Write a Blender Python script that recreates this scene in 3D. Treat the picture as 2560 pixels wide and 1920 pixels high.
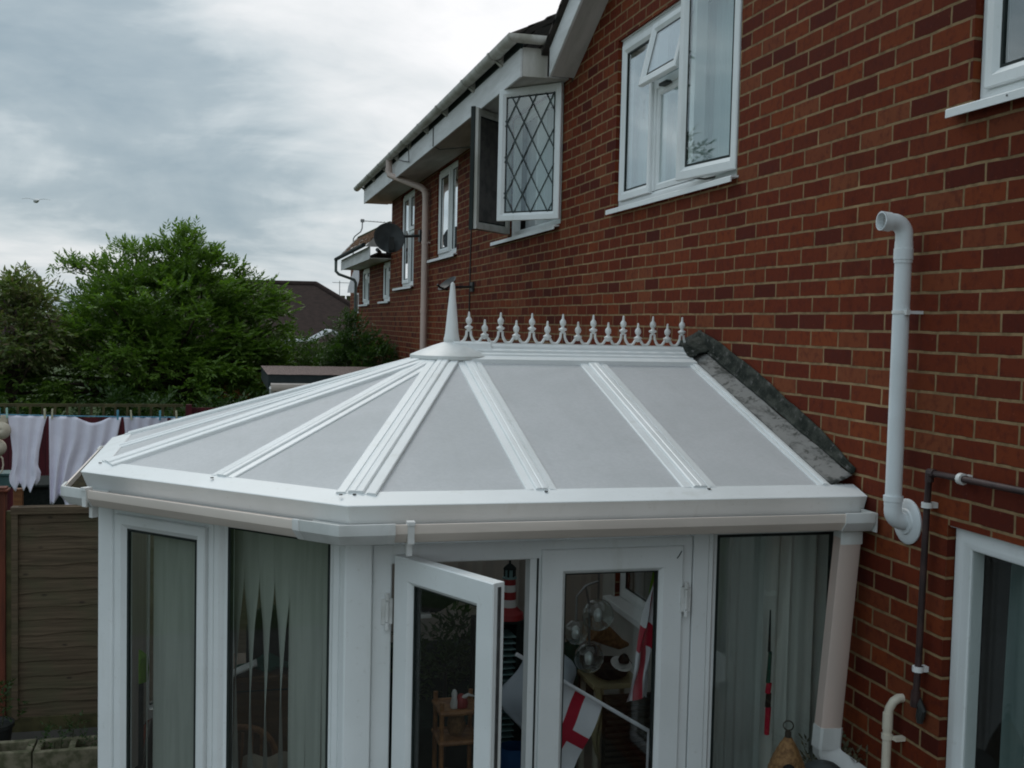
import bpy, bmesh, math, random
import numpy as np
from mathutils import Vector, Matrix
R = math.radians
random.seed(7); RNG = np.random.default_rng(11)
for o in list(bpy.data.objects): bpy.data.objects.remove(o)
S = bpy.context.scene
COL = S.collection

# ------------------------------------------------------------------ camera
cam_d = bpy.data.cameras.new('camera'); cam = bpy.data.objects.new('camera', cam_d); COL.objects.link(cam)
def _rot(yaw, pit, rol):
    B = Matrix(((1,0,0),(0,0,-1),(0,1,0)))
    Ry = Matrix(((math.cos(yaw),0,math.sin(yaw)),(0,1,0),(-math.sin(yaw),0,math.cos(yaw))))
    Rx = Matrix(((1,0,0),(0,math.cos(pit),-math.sin(pit)),(0,math.sin(pit),math.cos(pit))))
    Rz = Matrix(((math.cos(rol),-math.sin(rol),0),(math.sin(rol),math.cos(rol),0),(0,0,1)))
    return Rz @ Rx @ Ry @ B
M_ = _rot(-.256, .054, .023)
rt, up, fw = Vector(M_[0]), -Vector(M_[1]), Vector(M_[2])
cam.matrix_world = Matrix(((rt.x,up.x,-fw.x,0),(rt.y,up.y,-fw.y,0),(rt.z,up.z,-fw.z,2.85),(0,0,0,1)))
cam_d.sensor_width = 36; cam_d.lens = 36*2763/2560
cam_d.clip_start = .05; cam_d.clip_end = 2000
S.camera = cam
S.view_settings.view_transform = 'Standard'; S.view_settings.look = 'None'
S.view_settings.exposure = 0.0; S.view_settings.gamma = 1
S.cycles.use_denoising = True
S.cycles.max_bounces = 8; S.cycles.transparent_max_bounces = 16
S.cycles.pixel_filter_type = 'BLACKMAN_HARRIS'; S.cycles.filter_width = 1.9
S.cycles.sample_clamp_indirect = 6

# ------------------------------------------------------------------ sun and sky
SUN_EL, SUN_AZ = 50, -12          # azimuth measured from +Y towards +X
sd = bpy.data.lights.new('sun', 'SUN'); sd.energy = .8; sd.angle = R(20); sd.color = (1, .96, .9)
sun = bpy.data.objects.new('sun', sd); COL.objects.link(sun)
sv = Vector((math.sin(R(SUN_AZ))*math.cos(R(SUN_EL)), math.cos(R(SUN_AZ))*math.cos(R(SUN_EL)), math.sin(R(SUN_EL))))
sun.rotation_euler = sv.to_track_quat('Z', 'Y').to_euler()

class NT:
    """small helper to write node trees"""
    def __init__(s, tree): s.t = tree; s.n = tree.nodes; s.l = tree.links
    def add(s, typ, **kw):
        nd = s.n.new(typ)
        for k, v in kw.items():
            if k.startswith('_'): setattr(nd, k[1:], v)
        for k, v in kw.items():
            if not k.startswith('_'):
                key = int(k[1:]) if k[0] == 'i' and k[1:].isdigit() else k.replace('__', ' ')
                s.set(nd.inputs[key], v)
        return nd
    def set(s, inp, v):
        if hasattr(v, 'is_linked') or isinstance(v, bpy.types.NodeSocket): s.l.new(v, inp)
        elif isinstance(v, (tuple, list)) and len(v) == 3 and inp.type == 'RGBA': inp.default_value = (*v, 1)
        else: inp.default_value = v
    def math(s, op, a, b=0.0, c=None, clamp=False):
        nd = s.n.new('ShaderNodeMath'); nd.operation = op; nd.use_clamp = clamp
        s.set(nd.inputs[0], a); s.set(nd.inputs[1], b)
        if c is not None: s.set(nd.inputs[2], c)
        return nd.outputs[0]
    def mix(s, f, a, b, mode='MIX'):
        nd = s.n.new('ShaderNodeMix'); nd.data_type = 'RGBA'; nd.blend_type = mode
        s.set(nd.inputs[0], f); s.set(nd.inputs[6], a); s.set(nd.inputs[7], b)
        return nd.outputs[2]
    def ramp(s, f, stops):
        nd = s.n.new('ShaderNodeValToRGB'); cr = nd.color_ramp
        while len(cr.elements) < len(stops): cr.elements.new(.5)
        for e, (p, c) in zip(cr.elements, stops): e.position = p; e.color = (*c, 1) if len(c) == 3 else c
        s.set(nd.inputs[0], f); return nd.outputs[0]
    def maprange(s, v, a, b, c=0., d=1., smooth=True):
        nd = s.n.new('ShaderNodeMapRange'); nd.interpolation_type = 'SMOOTHSTEP' if smooth else 'LINEAR'
        for i, x in enumerate((v, a, b, c, d)): s.set(nd.inputs[i], x)
        return nd.outputs[0]
    def noise(s, vec, scale, detail=4, rough=.55, dist=0):
        nd = s.n.new('ShaderNodeTexNoise')
        if vec is not None: s.l.new(vec, nd.inputs['Vector'])
        nd.inputs['Scale'].default_value = scale; nd.inputs['Detail'].default_value = detail
        nd.inputs['Roughness'].default_value = rough; nd.inputs['Distortion'].default_value = dist
        return nd.outputs['Fac']
    def mapping(s, vec, loc=(0,0,0), rot=(0,0,0), scale=(1,1,1)):
        nd = s.n.new('ShaderNodeMapping'); s.l.new(vec, nd.inputs[0])
        nd.inputs[1].default_value = loc; nd.inputs[2].default_value = rot; nd.inputs[3].default_value = scale
        return nd.outputs[0]

W = bpy.data.worlds.new('World'); S.world = W; W.use_nodes = True
w = NT(W.node_tree); w.n.clear()
sky = w.add('ShaderNodeTexSky', _sky_type='NISHITA', _sun_disc=False, _sun_elevation=R(SUN_EL), _sun_rotation=R(SUN_AZ), _dust_density=3.0)
tc = w.add('ShaderNodeTexCoord').outputs['Generated']
sep = w.add('ShaderNodeSeparateXYZ', i0=tc)
zz = w.math('MAXIMUM', sep.outputs[2], 0.0)
den = w.math('ADD', zz, .42)
cv = w.add('ShaderNodeCombineXYZ', i0=w.math('DIVIDE', sep.outputs[0], den), i1=w.math('DIVIDE', sep.outputs[1], den), i2=0.0).outputs[0]
n1 = w.noise(w.mapping(cv, loc=(3.1, 1.7, 0), rot=(0,0,R(20)), scale=(.85, 1.15, 1)), 1.9, 7, .55, .7)
n2 = w.noise(w.mapping(cv, loc=(8.4, 2.2, 0), rot=(0,0,R(16)), scale=(.8, 1.5, 1)), 5.0, 5, .55, .5)
cl = w.math('ADD', w.math('MULTIPLY', n1, .72), w.math('MULTIPLY', n2, .28))
# brighter cloud where the sun stands behind the overcast
dv = w.n.new('ShaderNodeVectorMath'); dv.operation = 'DOT_PRODUCT'
nrm = w.n.new('ShaderNodeVectorMath'); nrm.operation = 'NORMALIZE'; w.l.new(tc, nrm.inputs[0])
w.l.new(nrm.outputs[0], dv.inputs[0]); dv.inputs[1].default_value = Vector((.36, .80, .50)).normalized()
glow = w.maprange(dv.outputs['Value'], .86, .985, 0, 1)
hor = w.maprange(sep.outputs[2], .02, .12, 1, 0)
cl = w.math('ADD', cl, .02)
az = w.maprange(w.n[nrm.name].outputs[0] if False else w.add('ShaderNodeSeparateXYZ', i0=nrm.outputs[0]).outputs[0], -.25, .30, -.05, .05, False)
cl = w.math('ADD', cl, az)
val = w.math('ADD', cl, w.math('ADD', w.math('MULTIPLY', glow, .34), w.math('MULTIPLY', hor, .05)))
ccol = w.ramp(val, [(.37, (.31, .405, .47)), (.47, (.40, .49, .545)), (.545, (.58, .655, .695)), (.66, (.80, .835, .855)), (.80, (1.02, 1.02, 1.03))])
skyc = w.mix(1.0, sky.outputs[0], (.1, .1, .1), 'MULTIPLY')
fin = w.mix(.94, skyc, ccol)
# the overcast is thickest away from the sun and lightest overhead
dz = w.n.new('ShaderNodeVectorMath'); dz.operation = 'DOT_PRODUCT'; w.l.new(nrm.outputs[0], dz.inputs[0]); dz.inputs[1].default_value = Vector((-.12, -.22, .96)).normalized()
k_ = w.maprange(dz.outputs['Value'], .22, .9, 1.0, 1.75, False)
fin = w.mix(1.0, fin, w.add('ShaderNodeCombineColor', i0=k_, i1=k_, i2=k_).outputs[0], 'MULTIPLY')
below = w.maprange(sep.outputs[2], -.02, 0.0, 0, 1)
fin = w.mix(below, (.12, .13, .11), fin)
bg = w.add('ShaderNodeBackground', Color=fin, Strength=1.0)
w.l.new(bg.outputs[0], w.add('ShaderNodeOutputWorld').inputs[0])

# ------------------------------------------------------------------ materials
MATS = {}
def newmat(name):
    m = bpy.data.materials.new(name); m.use_nodes = True
    t = NT(m.node_tree); t.n.clear()
    out = t.add('ShaderNodeOutputMaterial')
    MATS[name] = m
    return m, t, out
def pbr(t, out, color, rough=.5, spec=.5, metal=0., normal=None, **kw):
    b = t.add('ShaderNodeBsdfPrincipled')
    t.set(b.inputs['Base Color'], color); t.set(b.inputs['Roughness'], rough)
    t.set(b.inputs['Specular IOR Level'], spec); t.set(b.inputs['Metallic'], metal)
    if normal is not None: t.l.new(normal, b.inputs['Normal'])
    for k, v in kw.items(): t.set(b.inputs[k.replace('__', ' ')], v)
    t.l.new(b.outputs[0], out.inputs[0]); return b
def bump(t, h, strength=.3, dist=.01):
    b = t.add('ShaderNodeBump'); b.inputs['Strength'].default_value = strength; b.inputs['Distance'].default_value = dist
    t.l.new(h, b.inputs['Height']); return b.outputs[0]
def pos(t): return t.add('ShaderNodeNewGeometry').outputs['Position']
def simple(name, c1, c2=None, scale=8, rough=.5, spec=.5, stretch=(1,1,1), bumpk=0., metal=0., detail=5, lo=.35, hi=.65, **kw):
    m, t, out = newmat(name)
    v = t.mapping(pos(t), scale=stretch)
    n = t.noise(v, scale, detail)
    if c2 is None: c2 = tuple(x*.8 for x in c1)
    c = t.mix(t.maprange(n, lo, hi), c1, c2)
    pbr(t, out, c, rough, spec, metal, bump(t, t.noise(v, scale*3, 6), bumpk) if bumpk else None, **kw)
    return m
def leafmat(name, cols, trans=.35, rough=.5):
    m, t, out = newmat(name)
    g = t.add('ShaderNodeNewGeometry')
    c = t.ramp(g.outputs['Random Per Island'], [(i/(len(cols)-1), c) for i, c in enumerate(cols)])
    n = t.noise(g.outputs['Position'], 1.3, 3)
    c = t.mix(t.maprange(n, .35, .65, 0, .55), c, t.mix(1., c, (.55, .6, .5), 'MULTIPLY'))
    d = t.add('ShaderNodeBsdfPrincipled'); t.set(d.inputs['Base Color'], c); t.set(d.inputs['Roughness'], rough); t.set(d.inputs['Specular IOR Level'], .35)
    tr = t.add('ShaderNodeBsdfTranslucent', Color=t.mix(1., c, (1.3, 1.5, .7), 'MULTIPLY'))
    mx = t.add('ShaderNodeMixShader', i0=trans, i1=d.outputs[0], i2=tr.outputs[0])
    t.l.new(mx.outputs[0], out.inputs[0]); return m

def brickmat(name, cols, mortar, y0, z0, bw=.2305, rh=.0753, ms=.0064):
    m, t, out = newmat(name)
    p = pos(t); s = t.add('ShaderNodeSeparateXYZ', i0=p)
    # courses run along Y (rear walls) or along X (return walls): take the in-plane axis by the face normal
    nx = t.math('ABSOLUTE', t.add('ShaderNodeSeparateXYZ', i0=t.add('ShaderNodeNewGeometry').outputs['True Normal']).outputs[0])
    along = t.add('ShaderNodeMix', i0=t.math('GREATER_THAN', nx, .5), i2=s.outputs[0], i3=s.outputs[1]).outputs[0]
    wob = t.math('ADD', t.math('MULTIPLY', t.noise(p, 9, 3), .55), t.math('MULTIPLY', t.noise(p, 1.7, 2), .8))
    wz = t.math('ADD', s.outputs[2], t.math('MULTIPLY', t.math('SUBTRACT', wob, .67), .013))
    wy = t.math('ADD', along, t.math('MULTIPLY', t.math('SUBTRACT', t.noise(p, 14, 2), .5), .008))
    v = t.add('ShaderNodeCombineXYZ', i0=t.math('SUBTRACT', wy, y0), i1=t.math('SUBTRACT', wz, z0), i2=0.0).outputs[0]
    b = t.add('ShaderNodeTexBrick'); t.l.new(v, b.inputs['Vector'])
    for k, x in (('Scale', 1), ('Mortar Size', ms), ('Mortar Smooth', .25), ('Bias', 0), ('Brick Width', bw), ('Row Height', rh)): b.inputs[k].default_value = x
    b.inputs['Color1'].default_value = (0,0,0,1); b.inputs['Color2'].default_value = (1,1,1,1); b.inputs['Mortar'].default_value = (.5,.5,.5,1)
    c = t.ramp(b.outputs['Color'], [(i/(len(cols)-1), c) for i, c in enumerate(cols)])
    mott = t.noise(p, 26, 5, .65); big = t.noise(p, 1.1, 3)
    c = t.mix(t.maprange(mott, .45, .72, 0, .55), c, (.065, .014, .011))
    c = t.mix(t.maprange(t.noise(p, 55, 3), .62, .78, 0, .4), c, (.26, .08, .045))
    st_ = t.noise(t.mapping(p, scale=(1,5,.5)), 1.3, 4, .6)
    c = t.mix(t.maprange(st_, .55, .72, 0, .4), c, t.mix(1., c, (.6, .58, .58), 'MULTIPLY'))
    c = t.mix(t.maprange(big, .4, .7, 0, .35), c, t.mix(1., c, (.72, .66, .66), 'MULTIPLY'))
    mc = t.mix(t.maprange(t.noise(p, 18, 4), .35, .7), mortar, tuple(x*.62 for x in mortar))
    mc = t.mix(t.maprange(t.noise(p, 3, 3), .58, .72, 0, .6), mc, tuple(min(1, x*1.5) for x in mortar))
    c = t.mix(b.outputs['Fac'], c, mc)
    h = t.math('SUBTRACT', t.math('MULTIPLY', mott, .25), b.outputs['Fac'])
    pbr(t, out, c, .8, .10, 0, bump(t, h, .8, .008))
    return m
BRK = [(r_*1.06, g_*.97, b_*.78) for r_, g_, b_ in ((.066,.014,.011), (.105,.020,.012), (.135,.028,.013), (.118,.024,.013), (.178,.044,.018), (.080,.016,.012), (.152,.033,.014), (.172,.055,.030), (.125,.026,.014), (.148,.038,.017))]
brickmat('brick', BRK, (.27,.18,.095), 3.6, 2.855)

m, t, out = newmat('upvc'); p = pos(t)
c = t.mix(t.maprange(t.noise(p, 3, 4), .35, .65), (.78,.80,.80), (.73,.75,.745))
c = t.mix(t.maprange(t.noise(t.mapping(p, scale=(7, 7, 1.2)), 1.4, 6, .65), .55, .75, 0, .38), c, (.56,.56,.51))
c = t.mix(t.maprange(t.noise(p, 45, 3), .62, .75, 0, .25), c, (.5,.5,.46))
pbr(t, out, c, .42, .4)
simple('upvc_dull', (.70,.71,.70), (.56,.57,.55), 5, .42, .45, stretch=(1,1,.4))
simple('upvc_dirty', (.62,.60,.57), (.40,.38,.33), 6, .5, .4, stretch=(1,1,.25))
simple('gutter_aged', (.74,.65,.58), (.64,.56,.50), 4, .45, .4, stretch=(.4,.4,2))
simple('pipe_pink', (.60,.46,.40), (.52,.42,.37), 3, .45, .4, stretch=(2,2,.4))
simple('pipe_grey', (.72,.76,.78), (.66,.69,.70), 4, .4, .45)
simple('pipe_dull', (.13,.16,.15), (.10,.12,.115), 5, .5, .3)
simple('cream_pipe', (.66,.60,.50), (.58,.52,.42), 9, .45, .4)
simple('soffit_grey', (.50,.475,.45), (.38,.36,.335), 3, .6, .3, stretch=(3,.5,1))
simple('fascia_white', (.74,.74,.74), (.58,.58,.57), 3, .5, .4, stretch=(1,.4,3))
simple('plaster', (.50,.49,.45), (.44,.43,.39), 3, .9, .1)
simple('litter', (.06,.05,.025), (.02,.018,.012), 60, .95, .1, bumpk=.8)
simple('gasket', (.010,.016,.014), (.016,.022,.02), 5, .6, .3)
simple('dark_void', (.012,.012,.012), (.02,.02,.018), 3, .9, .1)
simple('room_wall', (.20,.19,.17), (.16,.15,.14), 1, .9, .1)
simple('screw_grey', (.16,.16,.16), (.1,.1,.1), 20, .4, .5, metal=.6)
simple('black_plastic', (.018,.02,.02), (.03,.032,.03), 12, .5, .4)
simple('dish_grey', (.052,.058,.058), (.036,.04,.04), 9, .55, .4)
simple('gas_pipe', (.055,.03,.028), (.03,.018,.018), 14, .5, .4)
simple('clip_white', (.74,.74,.73), (.6,.6,.58), 10, .4, .4)
simple('net_curtain', (.50,.57,.58), (.42,.49,.50), 6, .9, .1, stretch=(1,1,.1))
simple('net_white', (.66,.68,.68), (.54,.57,.58), 5, .9, .1, stretch=(1,1,.15))
simple('curtain_teal', (.15,.20,.19), (.09,.13,.125), 9, .9, .1, stretch=(1,1,.05))
simple('blind_fabric', (.36,.36,.32), (.31,.31,.275), 30, .9, .1, stretch=(1,1,.06))
simple('curtain_grey', (.46,.46,.42), (.40,.40,.365), 20, .9, .1, stretch=(1,1,.06))
simple('blind_cream', (.45,.40,.35), (.39,.35,.31), 14, .9, .1, stretch=(1,1,.05))
simple('tile_dark', (.055,.045,.04), (.032,.03,.027), 9, .85, .2, bumpk=.3)
simple('tile_brown', (.25,.15,.10), (.13,.085,.06), 14, 1., .03, bumpk=.3)
simple('tile_far', (.040,.029,.026), (.030,.023,.021), 6, 1., .03)
simple('moss', (.06,.07,.03), (.035,.04,.02), 30, .95, .1, bumpk=.4)
simple('wood_red_brown', (.13,.035,.018), (.075,.022,.012), 6, .75, .3, stretch=(4,4,.4), bumpk=.2)
simple('fence_red', (.085,.008,.014), (.05,.005,.010), 6, .7, .3, stretch=(3,3,.3), bumpk=.15)
simple('wood_olive', (.085,.075,.035), (.05,.045,.022), 10, .85, .2, stretch=(1,1,1), bumpk=.2)
simple('wood_dark', (.035,.028,.018), (.02,.016,.011), 9, .6, .3)
simple('wood_orange', (.20,.085,.03), (.14,.055,.02), 8, .5, .4, stretch=(1,1,6))
simple('wicker', (.23,.125,.05), (.12,.06,.022), 60, .7, .3, bumpk=.4)
simple('cane', (.30,.14,.05), (.20,.085,.03), 25, .5, .4)
simple('steel_grey', (.25,.26,.26), (.18,.18,.18), 10, .4, .5, metal=.7)
simple('rope_blue', (.10,.30,.42), (.08,.22,.34), 20, .6, .3)
simple('peg_blue', (.10,.33,.42), (.07,.24,.34), 20, .45, .4)
simple('peg_cream', (.52,.50,.36), (.42,.40,.28), 20, .5, .4)
simple('peg_mint', (.36,.58,.52), (.28,.48,.44), 20, .5, .4)
simple('linen', (.76,.74,.85), (.70,.68,.79), 7, .9, .1, bumpk=.12)
simple('linen_grey', (.62,.61,.70), (.56,.55,.65), 7, .9, .1, bumpk=.12)
simple('cream_cloth', (.52,.47,.38), (.44,.39,.31), 12, .85, .1)
simple('teal_plastic', (.05,.11,.11), (.035,.08,.08), 8, .5, .4)
simple('conc', (.185,.165,.115), (.085,.085,.05), 16, .95, .1, bumpk=.6)
simple('gravel_felt', (.27,.20,.18), (.10,.085,.08), 38, .95, .1, bumpk=.7, lo=.42, hi=.58)
simple('felt_dark', (.02,.03,.032), (.03,.04,.04), 8, .8, .2)
simple('paving', (.060,.056,.05), (.045,.042,.037), 3, .9, .2, bumpk=.3)
simple('lawn', (.04,.062,.02), (.03,.045,.016), 1.5, .95, .1, bumpk=.4)
simple('bark', (.07,.055,.04), (.04,.032,.024), 14, .9, .1, bumpk=.5)
simple('flag_white', (.66,.66,.69), (.60,.60,.64), 6, .8, .2)
simple('flag_red', (.42,.012,.035), (.34,.01,.03), 6, .8, .2)
simple('paint_red', (.30,.02,.02), (.22,.015,.015), 9, .5, .4)
simple('paint_white', (.62,.62,.60), (.52,.52,.5), 9, .5, .4)
simple('paint_teal', (.16,.26,.25), (.12,.2,.2), 9, .5, .4)
simple('plush_black', (.012,.016,.015), (.02,.024,.022), 30, .9, .1)
simple('cloth_green', (.012,.07,.05), (.008,.05,.035), 9, .9, .1)
simple('cloth_dark', (.016,.028,.022), (.010,.018,.015), 9, .9, .1)
simple('cloth_blue', (.01,.05,.13), (.008,.035,.10), 6, .7, .2)
simple('cloth_paleblue', (.42,.47,.52), (.36,.41,.46), 4, .85, .1)
simple('cushion_cream', (.42,.38,.30), (.36,.32,.25), 9, .9, .1)
simple('wood_panel', (.12,.06,.018), (.085,.042,.013), 4, .5, .4, stretch=(1,1,6))
simple('yellow_cloth', (.30,.24,.06), (.24,.19,.05), 9, .8, .2)
simple('lime', (.16,.30,.02), (.12,.24,.02), 9, .8, .2)
simple('beige_cover', (.30,.26,.14), (.25,.21,.12), 7, .8, .2)
simple('feather', (.7,.7,.7), (.5,.5,.5), 3, .8, .2)
simple('floor_tile', (.22,.18,.15), (.18,.15,.12), 3, .6, .4)
simple('far_white', (.70,.72,.74), (.6,.62,.64), 3, .5, .4)
leafmat('leaf_tree', [(.072,.142,.022), (.105,.188,.028), (.150,.235,.042), (.088,.165,.024)], .4)
leafmat('leaf_grey', [(.11,.16,.05), (.17,.19,.085), (.12,.18,.05), (.20,.15,.10)], .4)
leafmat('leaf_bush', [(.022,.050,.012), (.034,.070,.016), (.045,.085,.02)], .3)
leafmat('leaf_shrub', [(.035,.075,.015), (.05,.10,.02), (.065,.12,.026)], .35)
leafmat('leaf_light', [(.06,.115,.02), (.08,.14,.025), (.05,.10,.02)], .4)
leafmat('bud_purple', [(.16,.09,.17), (.13,.06,.10), (.20,.12,.16)], .3)
leafmat('leaf_dry', [(.10,.085,.05), (.14,.12,.08), (.05,.07,.025)], .2)
leafmat('leaf_white', [(.5,.52,.48), (.4,.45,.36), (.6,.6,.58)], .3)

# fence boards: weathered brown grey with grain and knots
m, t, out = newmat('fence_board'); p = pos(t)
g1 = t.noise(t.mapping(p, scale=(2.2, 2, 60)), 1.0, 6, .6, .6); g2 = t.noise(t.mapping(p, scale=(3, 3, 5)), 1.0, 4)
s = t.add('ShaderNodeSeparateXYZ', i0=p)
vo = t.add('ShaderNodeTexVoronoi', Scale=1.0); t.l.new(t.mapping(p, scale=(5, 1, 11)), vo.inputs['Vector'])
c = t.mix(t.maprange(g1, .35, .68), (.125,.092,.060), (.068,.049,.032))
c = t.mix(t.maprange(g2, .42, .7, 0, .55), c, (.075,.075,.042))
c = t.mix(t.maprange(vo.outputs['Distance'], .05, .14, .75, 0), c, (.03,.022,.017))
pbr(t, out, c, .85, .2, 0, bump(t, g1, .4, .004))

# opal polycarbonate roofing sheet: pale grey, lets some light through, faint run off streaks
m, t, out = newmat('polycarbonate'); p = pos(t)
st = t.noise(t.mapping(p, scale=(1, 1, 1)), 2.3, 5, .6, .5); fine = t.noise(p, 60, 2)
c = t.mix(t.maprange(st, .35, .7), (.86,.865,.875), (.79,.80,.805))
run = t.noise(t.mapping(p, scale=(16, 1.6, 1)), 1.0, 5, .6, .3)
c = t.mix(t.maprange(run, .50, .75, 0, .14), c, (.60,.61,.595)); c = t.mix(t.maprange(t.noise(p, 7, 5, .65), .55, .75, 0, .2), c, (.62,.62,.585))
c = t.mix(t.maprange(fine, .4, .6, 0, .2), c, (.68,.69,.70))
b = t.add('ShaderNodeBsdfPrincipled'); t.set(b.inputs['Base Color'], c); b.inputs['Roughness'].default_value = .62; b.inputs['Specular IOR Level'].default_value = .18
tr = t.add('ShaderNodeBsdfTranslucent', Color=c)
t.l.new(t.add('ShaderNodeMixShader', i0=.38, i1=b.outputs[0], i2=tr.outputs[0]).outputs[0], out.inputs[0])

# weathered lead flashing with pale run marks and black moss
m, t, out = newmat('lead'); p = pos(t)
n = t.noise(t.mapping(p, scale=(6, 2.2, 9)), 2.2, 6, .65, .4); n2_ = t.noise(p, 22, 5, .65)
c = t.mix(t.maprange(n, .36, .52), (.035,.038,.034), (.19,.185,.175))
c = t.mix(t.maprange(n2_, .54, .64, 0, .8), c, (.030,.032,.026))
pbr(t, out, c, .7, .35, 0, bump(t, n2_, .5, .008))
m, t, out = newmat('lead_dark'); p = pos(t)
n = t.noise(t.mapping(p, scale=(4, 3, 5)), 3.2, 6, .65); n2_ = t.noise(p, 30, 5, .65)
c = t.mix(t.maprange(n, .40, .66), (.014,.018,.014), (.055,.058,.048))
c = t.mix(t.maprange(n2_, .56, .68, 0, .8), c, (.13,.125,.12))
pbr(t, out, c, .85, .2, 0, bump(t, n2_, .6, .01))

m, t, out = newmat('sheer')
d = t.add('ShaderNodeBsdfDiffuse', Color=(.6,.61,.58)); tp_ = t.add('ShaderNodeBsdfTransparent', Color=(1,1,1)); tl_ = t.add('ShaderNodeBsdfTranslucent', Color=(.42,.43,.40))
a_ = t.add('ShaderNodeMixShader', i0=.4, i1=d.outputs[0], i2=tl_.outputs[0])
t.l.new(t.add('ShaderNodeMixShader', i0=.5, i1=a_.outputs[0], i2=tp_.outputs[0]).outputs[0], out.inputs[0])
def glassmat(name, k=1.0, tint=(.86,.90,.89), ior=1.52, rough=.015):
    m, t, out = newmat(name)
    back = t.add('ShaderNodeNewGeometry').outputs['Backfacing']
    fr = t.add('ShaderNodeFresnel', IOR=t.math('ADD', t.math('MULTIPLY', back, 1/ior-ior), ior)).outputs[0]
    f = t.math('MINIMUM', t.math('MULTIPLY', fr, k), .9)
    n = bump(t, t.noise(pos(t), 1.6, 2), .06, .02)
    gl = t.add('ShaderNodeBsdfGlossy', Color=(.95,.97,.98), Roughness=rough); t.l.new(n, gl.inputs['Normal'])
    tp = t.add('ShaderNodeBsdfTransparent', Color=tint)
    t.l.new(t.add('ShaderNodeMixShader', i0=f, i1=tp.outputs[0], i2=gl.outputs[0]).outputs[0], out.inputs[0])
    return m
glassmat('glass', 1.15, (.93,.955,.95))
glassmat('house_glass', 2.6, (.90,.95,.94))
glassmat('glass_clear', .5, (.95,.965,.96))
# seeded bubble shade glass, thin shell
glassmat('shade_glass', 2.4, (.86,.91,.90), 1.5, .06)

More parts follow.
